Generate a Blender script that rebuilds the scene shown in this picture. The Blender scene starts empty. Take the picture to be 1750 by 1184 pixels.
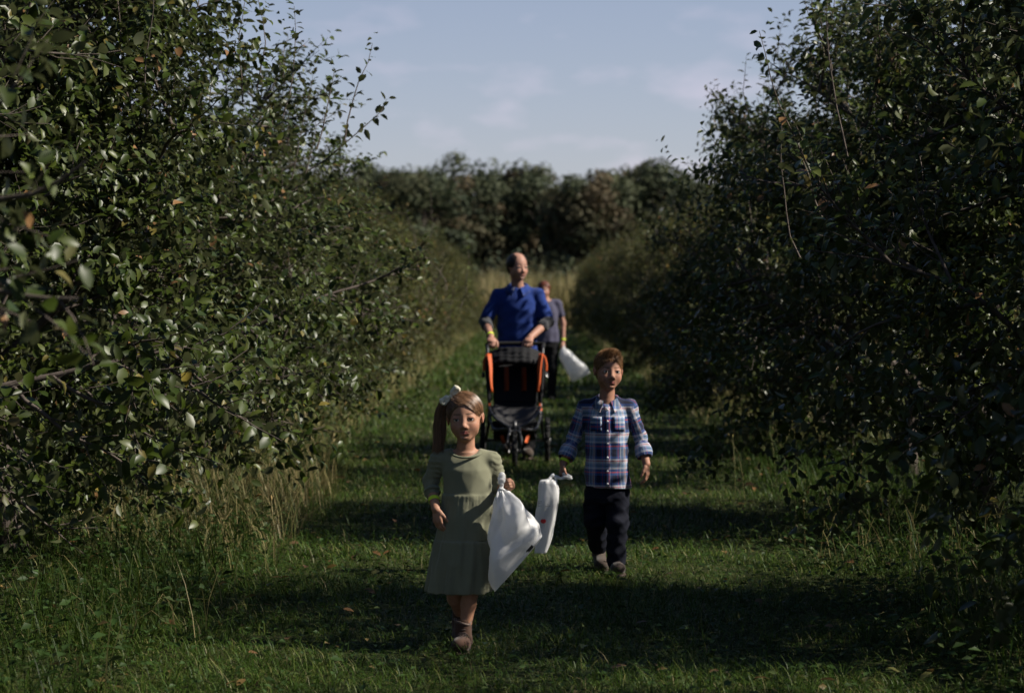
import bpy, math, random
import numpy as np
from mathutils import Vector, Matrix, Euler

# ------------------------------------------------------------------ camera, sky, sun, exposure
SC = bpy.context.scene
COL = SC.collection
PI = math.pi
FPX, CX, CY, CAMH = 4000.0, 875.0, 592.0, 1.44          # focal length in photo pixels, principal point, eye height
PITCH = math.atan(90 / FPX)
YAW = math.atan(25 / FPX)
cam_d = bpy.data.cameras.new('camera')
cam_d.sensor_width = 36.0
cam_d.lens = 36.0 * FPX / 1750.0
cam_d.clip_start = 0.1
cam_d.clip_end = 3000
cam_d.dof.use_dof = True
cam_d.dof.focus_distance = 10.3
cam_d.dof.aperture_fstop = 3.8
cam = bpy.data.objects.new('camera', cam_d)
cam.location = (0, 0, CAMH)
cam.rotation_euler = (PI / 2 - PITCH, 0, YAW)
COL.objects.link(cam)
SC.camera = cam

SUN_EL = math.radians(40)
SUN_AZ = math.radians(-5)        # measured from +X towards +Y: the sun stands to the right, a little behind the camera
to_sun = Vector((math.cos(SUN_EL) * math.cos(SUN_AZ), math.cos(SUN_EL) * math.sin(SUN_AZ), math.sin(SUN_EL)))
sun_d = bpy.data.lights.new('sun', 'SUN')
sun_d.energy = 5.0
sun_d.angle = math.radians(0.53)
sun_d.color = (1.0, 0.93, 0.82)
sun = bpy.data.objects.new('sun', sun_d)
sun.rotation_euler = (-to_sun).to_track_quat('-Z', 'Y').to_euler()
sun.location = (20, -5, 20)
COL.objects.link(sun)

W = bpy.data.worlds.new('World')
SC.world = W
W.use_nodes = True
nt = W.node_tree
bg = nt.nodes['Background']
sky = nt.nodes.new('ShaderNodeTexSky')
sky.sky_type = 'NISHITA'
sky.sun_disc = False
sky.sun_elevation = SUN_EL
sky.sun_rotation = math.atan2(to_sun.x, to_sun.y)
sky.altitude = 100
sky.air_density = 1.0
sky.dust_density = 0.6
sky.ozone_density = 5.0
# faint drifting clouds, defined by direction on the sky
tcw = nt.nodes.new('ShaderNodeTexCoord')
mpw = nt.nodes.new('ShaderNodeMapping')
mpw.inputs['Scale'].default_value = (13.0, 13.0, 34.0)
mpw.inputs['Location'].default_value = (1.75, 0.2, 0.4)
nzw = nt.nodes.new('ShaderNodeTexNoise')
nzw.inputs['Scale'].default_value = 1.6
nzw.inputs['Detail'].default_value = 5.0
nzw.inputs['Roughness'].default_value = 0.5
crw = nt.nodes.new('ShaderNodeValToRGB')
crw.color_ramp.elements[0].position = 0.53
crw.color_ramp.elements[0].color = (0.30, 0.30, 0.30, 1)
crw.color_ramp.elements[1].position = 0.78
crw.color_ramp.elements[1].color = (0.60, 0.60, 0.60, 1)
mxw = nt.nodes.new('ShaderNodeMix')
mxw.data_type = 'RGBA'
mxw.inputs[7].default_value = (11.5, 9.6, 11.6, 1)
nt.links.new(tcw.outputs['Generated'], mpw.inputs[0])
nt.links.new(mpw.outputs[0], nzw.inputs['Vector'])
nt.links.new(nzw.outputs['Fac'], crw.inputs[0])
# a thin cloud layer: seen edge-on towards the horizon it thickens, overhead it is sheer
spw = nt.nodes.new('ShaderNodeSeparateXYZ')
ivw = nt.nodes.new('ShaderNodeMath'); ivw.operation = 'SUBTRACT'; ivw.use_clamp = True; ivw.inputs[0].default_value = 1.0
pww = nt.nodes.new('ShaderNodeMath'); pww.operation = 'POWER'; pww.inputs[1].default_value = 4.0
mlw = nt.nodes.new('ShaderNodeMath'); mlw.operation = 'MULTIPLY'
nt.links.new(tcw.outputs['Generated'], spw.inputs[0])
nt.links.new(spw.outputs['Z'], ivw.inputs[1])
nt.links.new(ivw.outputs[0], pww.inputs[0])
nt.links.new(crw.outputs[0], mlw.inputs[0])
nt.links.new(pww.outputs[0], mlw.inputs[1])
nt.links.new(mlw.outputs[0], mxw.inputs[0])
nt.links.new(sky.outputs[0], mxw.inputs[6])
nt.links.new(mxw.outputs[2], bg.inputs['Color'])
bg.inputs['Strength'].default_value = 0.05

SC.view_settings.view_transform = 'Standard'
SC.view_settings.look = 'None'
SC.view_settings.gamma = 1.0
SC.view_settings.use_curve_mapping = False
SC.view_settings.exposure = 0.78
SC.render.engine = 'CYCLES'
SC.cycles.use_denoising = True
SC.cycles.max_bounces = 4
SC.cycles.diffuse_bounces = 2
SC.cycles.glossy_bounces = 2
SC.cycles.transmission_bounces = 2
SC.cycles.transparent_max_bounces = 4
SC.cycles.sample_clamp_indirect = 4.0
SC.cycles.adaptive_threshold = 0.025


def at(px, py, d):
    """World point seen at photo pixel (px, py) at distance Y = d."""
    u, v = (px - CX) / FPX, -(py - CY) / FPX
    y = math.cos(PITCH) + v * math.sin(PITCH)
    z = v * math.cos(PITCH) - math.sin(PITCH)
    X = u * math.cos(YAW) - y * math.sin(YAW)
    Y = u * math.sin(YAW) + y * math.cos(YAW)
    k = d / Y
    return Vector((X * k, d, CAMH + z * k))


def project(P):
    """World points (n,3) to photo pixels and depth."""
    R = np.array(cam.rotation_euler.to_matrix())
    q = (np.asarray(P) - np.array([0, 0, CAMH])) @ R
    dep = -q[:, 2]
    return CX + FPX * q[:, 0] / dep, CY - FPX * q[:, 1] / dep, dep


# ------------------------------------------------------------------ helpers: objects and meshes
def tag(o, label=None, cat=None, group=None, kind=None):
    if label: o['label'] = label
    if cat: o['category'] = cat
    if group: o['group'] = group
    if kind: o['kind'] = kind
    return o


def empty(name, loc=(0, 0, 0), rz=0.0):
    o = bpy.data.objects.new(name, None)
    o.empty_display_size = 0.1
    o.location = loc
    o.rotation_euler = (0, 0, rz)
    COL.objects.link(o)
    return o


def link(name, me, mat=None, parent=None, loc=None):
    o = bpy.data.objects.new(name, me)
    if mat is not None and not me.materials:
        me.materials.append(mat)
    COL.objects.link(o)
    if parent is not None: o.parent = parent
    if loc is not None: o.location = loc
    return o


def mesh_np(name, V, tris=None, quads=None, attrs=None, smooth=True):
    V = np.asarray(V, np.float32).reshape(-1, 3)
    me = bpy.data.meshes.new(name)
    nt_ = 0 if tris is None else len(tris)
    nq_ = 0 if quads is None else len(quads)
    idx = []
    if nt_: idx.append(np.asarray(tris, np.int32).ravel())
    if nq_: idx.append(np.asarray(quads, np.int32).ravel())
    idx = np.concatenate(idx)
    tot = np.concatenate([np.full(nt_, 3, np.int32), np.full(nq_, 4, np.int32)])
    st = np.concatenate([[0], np.cumsum(tot)[:-1]]).astype(np.int32)
    me.vertices.add(len(V)); me.vertices.foreach_set('co', V.ravel())
    me.loops.add(len(idx)); me.loops.foreach_set('vertex_index', idx)
    me.polygons.add(len(tot)); me.polygons.foreach_set('loop_start', st)
    me.polygons.foreach_set('loop_total', tot)
    if smooth: me.polygons.foreach_set('use_smooth', np.ones(len(tot), bool))
    for k, A in (attrs or {}).items():
        A = np.asarray(A, np.float32)
        if A.ndim == 1:
            at_ = me.attributes.new(k, 'FLOAT', 'POINT'); at_.data.foreach_set('value', A)
        elif A.shape[1] == 3 and not k.startswith('col'):
            at_ = me.attributes.new(k, 'FLOAT_VECTOR', 'POINT'); at_.data.foreach_set('vector', A.ravel())
        else:
            if A.shape[1] == 3: A = np.concatenate([A, np.ones((len(A), 1), np.float32)], 1)
            at_ = me.attributes.new(k, 'FLOAT_COLOR', 'POINT'); at_.data.foreach_set('color', A.ravel())
    me.update(calc_edges=True)
    me.validate()
    return me


class MB:
    """Collects tubes, boxes and arbitrary faces for one mesh."""
    def __init__(s): s.V = []; s.T = []; s.Q = []; s.n = 0; s.C = []
    def add(s, V, tris=None, quads=None, col=None):
        V = np.asarray(V, float).reshape(-1, 3)
        s.V.append(V)
        if tris is not None and len(tris): s.T.append(np.asarray(tris, int).reshape(-1, 3) + s.n)
        if quads is not None and len(quads): s.Q.append(np.asarray(quads, int).reshape(-1, 4) + s.n)
        s.C.append(np.tile(np.asarray(col if col is not None else (1, 1, 1), float), (len(V), 1)) if col is None or np.ndim(col) == 1 else np.asarray(col))
        s.n += len(V)
    def tube(s, pts, r, n=6, cap=True, col=None):
        pts = np.asarray(pts, float)
        m = len(pts)
        r = np.broadcast_to(np.asarray(r, float), (m,))
        T = np.gradient(pts, axis=0)
        T /= np.linalg.norm(T, axis=1)[:, None] + 1e-12
        ref = np.array([0, 0, 1.0]) if abs(T[0, 2]) < 0.9 else np.array([1.0, 0, 0])
        N = np.cross(T[0], ref); N /= np.linalg.norm(N)
        a = np.arange(n) * 2 * PI / n
        V = []
        for i in range(m):
            N = N - T[i] * np.dot(N, T[i]); N /= np.linalg.norm(N) + 1e-12
            B = np.cross(T[i], N)
            V.append(pts[i] + r[i] * (np.cos(a)[:, None] * N + np.sin(a)[:, None] * B))
        V = np.concatenate(V)
        i, j = np.meshgrid(np.arange(m - 1), np.arange(n), indexing='ij')
        q = np.stack([i * n + j, i * n + (j + 1) % n, (i + 1) * n + (j + 1) % n, (i + 1) * n + j], -1).reshape(-1, 4)
        t = []
        if cap:
            for k in range(1, n - 1):
                t.append((0, k + 1, k)); b = (m - 1) * n; t.append((b, b + k, b + k + 1))
        s.add(V, t, q, col)
    def box(s, c, d, R=None, bev=0.0):
        c = np.asarray(c, float); d = np.asarray(d, float) / 2
        if bev <= 0:
            V = np.array([[x, y, z] for x in (-1, 1) for y in (-1, 1) for z in (-1, 1)], float) * d
            Q = [(0, 1, 3, 2), (4, 6, 7, 5), (0, 4, 5, 1), (2, 3, 7, 6), (0, 2, 6, 4), (1, 5, 7, 3)]
            T = []
        else:
            V = []; ids = {}
            for x in (-1, 1):
                for y in (-1, 1):
                    for z in (-1, 1):
                        for ax in range(3):
                            p = np.array([x, y, z], float) * d
                            for a2 in range(3):
                                if a2 != ax: p[a2] -= bev * (x, y, z)[a2]
                            ids[(x, y, z, ax)] = len(V); V.append(p)
            Q = []; T = []
            for ax in range(3):
                o = [k for k in range(3) if k != ax]
                for sg in (-1, 1):
                    f = []
                    for s1, s2 in ((-1, -1), (1, -1), (1, 1), (-1, 1)):
                        k = [0, 0, 0]; k[ax] = sg; k[o[0]] = s1; k[o[1]] = s2
                        f.append(ids[(*k, ax)])
                    Q.append(f)
                for s1 in (-1, 1):
                    for s2 in (-1, 1):
                        k = [0, 0, 0]; k[o[0]] = s1; k[o[1]] = s2
                        f = []
                        for sg, a3 in ((-1, o[0]), (1, o[0]), (1, o[1]), (-1, o[1])):
                            kk = list(k); kk[ax] = sg; f.append(ids[(*kk, a3)])
                        Q.append(f)
            for x in (-1, 1):
                for y in (-1, 1):
                    for z in (-1, 1): T.append([ids[(x, y, z, a)] for a in range(3)])
            V = np.array(V)
        if R is not None: V = V @ np.asarray(R).T
        s.add(V + c, T, Q)
    def build(s, name, mat, parent=None, smooth=True, loc=None, color=False):
        me = mesh_np(name, np.concatenate(s.V), np.concatenate(s.T) if s.T else None, np.concatenate(s.Q) if s.Q else None,
                     {'col': np.concatenate(s.C)} if color else None, smooth)
        return link(name, me, mat, parent, loc)


def spline(P, n):
    """Catmull-Rom through P, n samples."""
    P = np.asarray(P, float)
    Q = np.concatenate([[2 * P[0] - P[1]], P, [2 * P[-1] - P[-2]]])
    u = np.linspace(0, len(P) - 1, n); i = np.minimum(u.astype(int), len(P) - 2); t = (u - i)[:, None]
    a, b, c, d = Q[i], Q[i + 1], Q[i + 2], Q[i + 3]
    return 0.5 * (2 * b + (c - a) * t + (2 * a - 5 * b + 4 * c - d) * t ** 2 + (3 * b - a - 3 * c + d) * t ** 3)


# ------------------------------------------------------------------ materials
def mat(name, col=(0.5, 0.5, 0.5), rough=0.6, spec=0.5, bump=0.0, bscale=200.0, var=0.0, vscale=20.0, attr=None,
        transl=0.0, metal=0.0, sheen=0.0, sss=0.0, coord='Object', two=None, bdist=0.002):
    m = bpy.data.materials.new(name)
    m.use_nodes = True
    t = m.node_tree
    b = t.nodes['Principled BSDF']
    out = t.nodes['Material Output']
    b.inputs['Roughness'].default_value = rough
    b.inputs['Specular IOR Level'].default_value = spec
    b.inputs['Metallic'].default_value = metal
    if sheen: b.inputs['Sheen Weight'].default_value = sheen
    if sss:
        b.inputs['Subsurface Weight'].default_value = sss
        b.inputs['Subsurface Radius'].default_value = (0.012, 0.005, 0.003)
        b.inputs['Subsurface Scale'].default_value = 1.0
    tc = t.nodes.new('ShaderNodeTexCoord')
    src = None
    if attr:
        a = t.nodes.new('ShaderNodeAttribute'); a.attribute_name = attr
        src = a.outputs['Color']
    else:
        rgb = t.nodes.new('ShaderNodeRGB'); rgb.outputs[0].default_value = (*col, 1); src = rgb.outputs[0]
    if var > 0:
        n = t.nodes.new('ShaderNodeTexNoise'); n.inputs['Scale'].default_value = vscale; n.inputs['Detail'].default_value = 4
        t.links.new(tc.outputs[coord], n.inputs['Vector'])
        mr = t.nodes.new('ShaderNodeMapRange')
        mr.inputs[1].default_value = 0.25; mr.inputs[2].default_value = 0.75
        mr.inputs[3].default_value = 1 - var; mr.inputs[4].default_value = 1 + var
        t.links.new(n.outputs['Fac'], mr.inputs[0])
        mx = t.nodes.new('ShaderNodeMix'); mx.data_type = 'RGBA'; mx.blend_type = 'MULTIPLY'; mx.inputs[0].default_value = 1
        t.links.new(src, mx.inputs[6]); t.links.new(mr.outputs[0], mx.inputs[7]); src = mx.outputs[2]
    if two:     # leaves: the underside is a paler felt
        g = t.nodes.new('ShaderNodeNewGeometry')
        mx = t.nodes.new('ShaderNodeMix'); mx.data_type = 'RGBA'
        mm = t.nodes.new('ShaderNodeMath'); mm.operation = 'MULTIPLY'; mm.inputs[1].default_value = two[1]
        t.links.new(g.outputs['Backfacing'], mm.inputs[0]); t.links.new(mm.outputs[0], mx.inputs[0])
        t.links.new(src, mx.inputs[6]); mx.inputs[7].default_value = (*two[0], 1); src = mx.outputs[2]
    t.links.new(src, b.inputs['Base Color'])
    if bump > 0:
        n = t.nodes.new('ShaderNodeTexNoise'); n.inputs['Scale'].default_value = bscale; n.inputs['Detail'].default_value = 3
        t.links.new(tc.outputs[coord], n.inputs['Vector'])
        bp = t.nodes.new('ShaderNodeBump'); bp.inputs['Strength'].default_value = bump; bp.inputs['Distance'].default_value = bdist
        t.links.new(n.outputs['Fac'], bp.inputs['Height']); t.links.new(bp.outputs[0], b.inputs['Normal'])
    if transl > 0:
        tr = t.nodes.new('ShaderNodeBsdfTranslucent'); t.links.new(src, tr.inputs['Color'])
        ms = t.nodes.new('ShaderNodeMixShader'); ms.inputs[0].default_value = transl
        t.links.new(b.outputs[0], ms.inputs[1]); t.links.new(tr.outputs[0], ms.inputs[2])
        t.links.new(ms.outputs[0], out.inputs['Surface'])
    return m


M = {}
M['leaf'] = mat('apple_leaf', attr='col', rough=0.40, spec=0.24, transl=0.24, two=((0.085, 0.092, 0.045), 0.7))
M['leaf_turning'] = mat('apple_leaf_turning_yellow', attr='col', rough=0.5, spec=0.22, transl=0.25, two=((0.095, 0.09, 0.042), 0.7))
M['bark'] = mat('apple_bark', (0.075, 0.06, 0.05), rough=0.85, spec=0.2, bump=0.8, bscale=60, var=0.35, vscale=25)
M['grass'] = mat('grass_blade', attr='col', rough=0.5, spec=0.16, transl=0.32)
M['farleaf'] = mat('woodland_leaf', attr='col', rough=0.7, spec=0.2, transl=0.2)
M['farbark'] = mat('woodland_bark', (0.06, 0.05, 0.042), rough=0.9, spec=0.1)
M['weed'] = mat('weed_leaf', attr='col', rough=0.5, spec=0.35, transl=0.25)


def tint(m, f):
    t = m.node_tree; b = t.nodes['Principled BSDF']; at_ = [n for n in t.nodes if n.type == 'ATTRIBUTE'][0]
    mx = t.nodes.new('ShaderNodeMix'); mx.data_type = 'RGBA'; mx.blend_type = 'MULTIPLY'; mx.inputs[0].default_value = 1; mx.inputs[7].default_value = (*f, 1)
    tos = [l.to_socket for l in at_.outputs['Color'].links]
    t.links.new(at_.outputs['Color'], mx.inputs[6])
    for s in tos: t.links.new(mx.outputs[2], s)


tint(M['leaf_turning'], (1.45, 1.15, 0.95))


def ground_mat():
    m = bpy.data.materials.new('orchard_soil_and_turf'); m.use_nodes = True
    t = m.node_tree; b = t.nodes['Principled BSDF']
    b.inputs['Roughness'].default_value = 0.95; b.inputs['Specular IOR Level'].default_value = 0.1
    tc = t.nodes.new('ShaderNodeTexCoord')
    n1 = t.nodes.new('ShaderNodeTexNoise'); n1.inputs['Scale'].default_value = 1.3; n1.inputs['Detail'].default_value = 6
    n2 = t.nodes.new('ShaderNodeTexNoise'); n2.inputs['Scale'].default_value = 22; n2.inputs['Detail'].default_value = 5
    for n in (n1, n2): t.links.new(tc.outputs['Object'], n.inputs['Vector'])
    r1 = t.nodes.new('ShaderNodeValToRGB')
    e = r1.color_ramp.elements
    e[0].position = 0.3; e[0].color = (0.020, 0.030, 0.009, 1)
    e[1].position = 0.7; e[1].color = (0.05, 0.058, 0.022, 1)
    r2 = t.nodes.new('ShaderNodeValToRGB')
    e = r2.color_ramp.elements
    e[0].position = 0.35; e[0].color = (0.35, 0.35, 0.3, 1)
    e[1].position = 0.75; e[1].color = (1.35, 1.3, 1.1, 1)
    t.links.new(n1.outputs['Fac'], r1.inputs[0]); t.links.new(n2.outputs['Fac'], r2.inputs[0])
    mx = t.nodes.new('ShaderNodeMix'); mx.data_type = 'RGBA'; mx.blend_type = 'MULTIPLY'; mx.inputs[0].default_value = 1
    t.links.new(r1.outputs[0], mx.inputs[6]); t.links.new(r2.outputs[0], mx.inputs[7])
    t.links.new(mx.outputs[2], b.inputs['Base Color'])
    bp = t.nodes.new('ShaderNodeBump'); bp.inputs['Strength'].default_value = 1; bp.inputs['Distance'].default_value = 0.04
    t.links.new(n2.outputs['Fac'], bp.inputs['Height']); t.links.new(bp.outputs[0], b.inputs['Normal'])
    return m


# ------------------------------------------------------------------ ground
def hz(x, y):
    """Gentle lie of the land; flat enough that feet stay put."""
    x = np.asarray(x, float); y = np.asarray(y, float)
    return 0.012 * np.sin(1.7 * x + 0.6) * np.cos(0.9 * y) + 0.01 * np.sin(3.1 * y + x * 1.3) + 0.05 * np.clip((np.abs(x) - 1.6) / 1.4, 0, 1)


gx = np.concatenate([[-1500, -400, -120, -50, -25, -14], np.linspace(-9, 9, 61), [14, 25, 50, 120, 400, 1500]])
gy = np.concatenate([[-300, -60, -15, -4], np.linspace(0, 70, 176), [80, 100, 140, 200, 300, 600, 1500, 2500]])
GX, GY = np.meshgrid(gx, gy, indexing='ij')
GZ = np.where((np.abs(GX) < 10) & (GY < 75), hz(GX, GY), 0.05)
n_, m_ = GX.shape
ii, jj = np.meshgrid(np.arange(n_ - 1), np.arange(m_ - 1), indexing='ij')
gq = np.stack([ii * m_ + jj, (ii + 1) * m_ + jj, (ii + 1) * m_ + jj + 1, ii * m_ + jj + 1], -1).reshape(-1, 4)
ground = link('ground', mesh_np('ground', np.stack([GX, GY, GZ], -1).reshape(-1, 3), quads=gq), ground_mat())
tag(ground, 'grassy orchard ground running down the aisle between the tree rows', kind='structure')


# ------------------------------------------------------------------ leaves and apple trees
LT = np.array([0, 0.3, 0.68, 1.0])
LW = np.array([0.03, 0.26, 0.24, 0.0])


def leaf_template(curl=0.25, fold=0.12):
    V = []
    for t, w in zip(LT, LW):
        zc = -curl * t * t
        if w < 1e-6: V.append((0, t, zc))
        else:
            V += [(-w, t, zc + fold * w * 2.2), (0, t, zc), (w, t, zc + fold * w * 2.2)]
    Q = [(0, 1, 4, 3), (1, 2, 5, 4), (3, 4, 7, 6), (4, 5, 8, 7)]
    T = [(6, 7, 9), (7, 8, 9)]
    return np.array(V, float), np.array(T), np.array(Q)


def norm(v): return v / (np.linalg.norm(v, axis=-1, keepdims=True) + 1e-12)


def leaves_mesh(P, D, N, L, C, seed=0):
    """P base, D direction, N normal, L length, C colour -> arrays."""
    rng = np.random.default_rng(seed)
    n = len(P)
    D = norm(D); N = norm(N - D * (N * D).sum(1, keepdims=True)); S = np.cross(D, N)
    curl = rng.uniform(0.02, 0.5, n); fold = rng.uniform(0.05, 0.32, n)
    V0, T0, Q0 = leaf_template(0, 0)
    tt = V0[:, 1]
    z = -curl[:, None] * tt[None] ** 2 + fold[:, None] * np.abs(V0[None, :, 0]) * 2.2
    tw = rng.uniform(-0.25, 0.25, n)
    z = z + tw[:, None] * V0[None, :, 0] * tt[None]
    wv = rng.uniform(0.85, 1.15, n)
    V = P[:, None] + L[:, None, None] * ((V0[None, :, 0] * wv[:, None])[..., None] * S[:, None] + tt[None, :, None] * D[:, None] + z[..., None] * N[:, None])
    k = len(V0)
    off = (np.arange(n) * k)[:, None, None]
    return V.reshape(-1, 3), (T0[None] + off).reshape(-1, 3), (Q0[None] + off).reshape(-1, 4), np.repeat(C, k, 0)


def simple_leaves(P, D, N, L, C, seed=0):
    """Distant or tiny leaves: a folded diamond of two faces."""
    rng = np.random.default_rng(seed); n = len(P)
    D = norm(D); N = norm(N - D * (N * D).sum(1, keepdims=True)); S = np.cross(D, N)
    w = rng.uniform(.24, .34, n)[:, None]; L1 = L[:, None]
    m = P + D * L1 * .45
    V = np.stack([P, m + S * L1 * w + N * L1 * .1, P + D * L1 - N * L1 * .1, m - S * L1 * w + N * L1 * .1], 1)
    o = (np.arange(n) * 4)[:, None]
    return V.reshape(-1, 3), np.concatenate([o + np.array([[0, 1, 2]]), o + np.array([[0, 2, 3]])]), np.zeros((0, 4), int), np.repeat(C, 4, 0)


LEAFC = np.array([(0.025, 0.040, 0.005), (0.033, 0.050, 0.006), (0.046, 0.062, 0.009), (0.028, 0.040, 0.008),
                  (0.060, 0.074, 0.014), (0.014, 0.026, 0.004), (0.17, 0.135, 0.025), (0.19, 0.105, 0.045), (0.11, 0.092, 0.024)])
LEAFP = np.array([0.22, 0.25, 0.18, 0.13, 0.10, 0.08, 0.012, 0.013, 0.015])


def grow(rng, p, d, length, seg, wob, trop):
    """A wandering branch; trop pulls it up (+) or down (-)."""
    n = max(2, int(length / seg)); pts = [p]
    d = d / np.linalg.norm(d)
    for i in range(n):
        d = d + rng.normal(0, wob, 3) + np.array([0, 0, trop])
        d /= np.linalg.norm(d)
        p = p + d * length / n
        pts.append(p)
    return np.array(pts)


def gen_tree(seed, H=3.6, R=2.1, low=0.45, zmin=0.0, extra=(), nscaf=13, nlat=11, ntw=10, leafs=0.8):
    rng = np.random.default_rng(seed)
    trunk = MB(); wood = MB()
    top = H * 0.62
    lead = grow(rng, np.array([0, 0, -0.08]), np.array([rng.normal(0, .08), rng.normal(0, .08), 1]), top, 0.2, 0.05, 0.05)
    rr = np.linspace(0.095, 0.03, len(lead)); rr[0] = 0.125
    trunk.tube(lead, rr, 9)
    LP, LD, LN, LL = [], [], [], []

    def twig(p, d, length, r0, upright=False, lsz=1.0, free=False):
        if p[2] < zmin: return
        pts = grow(rng, p, d, length, 0.06, 0.10, 0.05 if upright else 0.03)
        pts[:, 2] = np.maximum(pts[:, 2], low * 0.6 + rng.uniform(0, 0.2))
        out = math.hypot(pts[-1][0], pts[-1][1]) > R * 1.03 and not free
        if not out: wood.tube(pts[::2] if len(pts) > 4 else pts, np.linspace(r0, 0.0016, len(pts[::2] if len(pts) > 4 else pts)), 3, False)
        nl = max(4, int(length / 0.024 * leafs))
        u = np.linspace(0.06, 1.0, nl) * (len(pts) - 1)
        i = np.minimum(u.astype(int), len(pts) - 2); f = (u - i)[:, None]
        P = pts[i] * (1 - f) + pts[i + 1] * f
        T = norm(pts[i + 1] - pts[i])
        az = np.arange(nl) * 2.4 + rng.uniform(0, 6) + rng.normal(0, .4, nl)
        a = np.cross(T, np.array([0.3, 0.2, 1.0])); a = norm(a); b = np.cross(T, a)
        rad = np.cos(az)[:, None] * a + np.sin(az)[:, None] * b
        D = norm(rad * rng.uniform(.6, 1.1, nl)[:, None] + T * rng.uniform(.1, .9, nl)[:, None] + np.array([0, 0, -0.15]) + rng.normal(0, .18, (nl, 3)))
        N = norm(np.array([0, 0, .75]) + T * 0.5 + rng.normal(0, .5, (nl, 3)))
        L = rng.uniform(0.048, 0.082, nl) * lsz * (0.75 + 0.25 * np.sin(np.linspace(0.3, 3.0, nl)))
        if out: return
        LP.append(P + D * (L * 0.22)[:, None]); LD.append(D); LN.append(N); LL.append(L)

    for k in range(nscaf):
        f = (k + 0.5) / nscaf
        z = max(0.42, zmin * .9) + f * (top - max(0.5, zmin * .9))
        base = np.array([np.interp(z, lead[:, 2], lead[:, 0]), np.interp(z, lead[:, 2], lead[:, 1]), z])
        az = k * 2.399 + rng.normal(0, .25)
        el = math.radians((12 if zmin < .8 else 30) + 48 * f * (1 if zmin < .8 else .7) + rng.normal(0, 6))
        d = np.array([math.cos(az) * math.cos(el), math.sin(az) * math.cos(el), math.sin(el)])
        ln = R * (1.02 - 0.28 * f) * rng.uniform(.88, 1.08)
        limb = grow(rng, base, d, ln, 0.14, 0.09, 0.012 if f > .35 or zmin > .8 else -0.01)
        r0 = 0.036 * (1 - .4 * f)
        trunk.tube(limb, np.linspace(r0, 0.007, len(limb)) * np.linspace(1, .8, len(limb)), 6)
        for j in range(nlat):
            t = 0.16 + 0.84 * (j + rng.uniform(.1, .9)) / nlat
            u = t * (len(limb) - 1); i = min(int(u), len(limb) - 2)
            p = limb[i] + (limb[i + 1] - limb[i]) * (u - i)
            T = limb[i + 1] - limb[i]; T = T / np.linalg.norm(T)
            side = np.cross(T, [0, 0, 1]); side /= np.linalg.norm(side) + 1e-9
            upv = np.cross(side, T)
            a2 = rng.uniform(0, 2 * PI)
            dd = T * rng.uniform(.3, .9) + (side * math.cos(a2) * 1.1 + upv * (math.sin(a2) * 0.8 + (.12 if f > .3 else -.25)))
            l2 = rng.uniform(.45, .95) * (1.15 - .4 * t) * R / 2.1
            lat = grow(rng, p, dd, l2, 0.09, 0.12, 0.02 if f > .3 or zmin > .8 else -0.03)
            if lat[:, 2].min() < zmin: continue
            if math.hypot(lat[-1][0], lat[-1][1]) < R * 1.03: wood.tube(lat, np.linspace(0.011, 0.004, len(lat)), 4, False)
            for q in range(ntw):
                uu = (0.15 + 0.85 * (q + rng.uniform(0, 1)) / ntw) * (len(lat) - 1); i2 = min(int(uu), len(lat) - 2)
                pp = lat[i2] + (lat[i2 + 1] - lat[i2]) * (uu - i2)
                T2 = lat[i2 + 1] - lat[i2]; T2 = T2 / np.linalg.norm(T2)
                rv = rng.normal(0, 1, 3); rv -= T2 * rv.dot(T2); rv /= np.linalg.norm(rv)
                outw = pp - np.array([0, 0, H * .45]); outw /= np.linalg.norm(outw)
                twig(pp, T2 * .5 + rv * .8 + outw * .55 + np.array([0, 0, .12]), rng.uniform(.16, .36), 0.0035)
            twig(lat[-1], lat[-1] - lat[-2], rng.uniform(.2, .4), 0.004)
        twig(limb[-1], limb[-1] - limb[-2], .4, 0.006)
    # water sprouts: straight shoots standing out of the top
    for k in range(16):
        az = rng.uniform(0, 2 * PI); ra = R * rng.uniform(.1, .75)
        z0 = H * (0.93 - 0.32 * (ra / R) ** 2) - 0.35
        twig(np.array([math.cos(az) * ra, math.sin(az) * ra, z0]), np.array([math.cos(az) * .25, math.sin(az) * .25, 1.0]),
             rng.uniform(.45, .95), 0.005, True, 0.85)
    for (p0, p1) in extra:      # long shoots against the sky
        p0, p1 = np.asarray(p0), np.asarray(p1)
        twig(p0, p1 - p0, np.linalg.norm(p1 - p0), .006, True, .9, True)
    P, D, N, L = (np.concatenate(a) for a in (LP, LD, LN, LL))
    up = P[:, 2] > zmin + rng.uniform(0, .25, len(P)) * (zmin > 0)
    P, D, N, L = P[up], D[up], N[up], L[up]
    C = LEAFC[rng.choice(len(LEAFC), len(P), p=LEAFP / LEAFP.sum())] * rng.uniform(.75, 1.25, (len(P), 1))
    return trunk, wood, P, D, N, L, C


LEAF_ONE = []          # single leaves share these meshes
rngL = np.random.default_rng(77)
for c in LEAFC[[0, 1, 2, 3, 4, 8, 7]]:
    V, T, Q, CC = leaves_mesh(np.zeros((1, 3)), np.array([[0, 1., 0]]), np.array([[0, 0, 1.]]), np.array([1.0]), c[None], int(rngL.integers(1e6)))
    me = mesh_np('leaf', V, T, Q, {'col': CC}); me.materials.append(M['leaf'])
    LEAF_ONE.append(me)
LONEC = LEAFC[[0, 1, 2, 3, 4, 8, 7]]
TREES = []
CROWNS = []
def zmin_of(kw): return kw.get('zmin', 0) > .8


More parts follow.
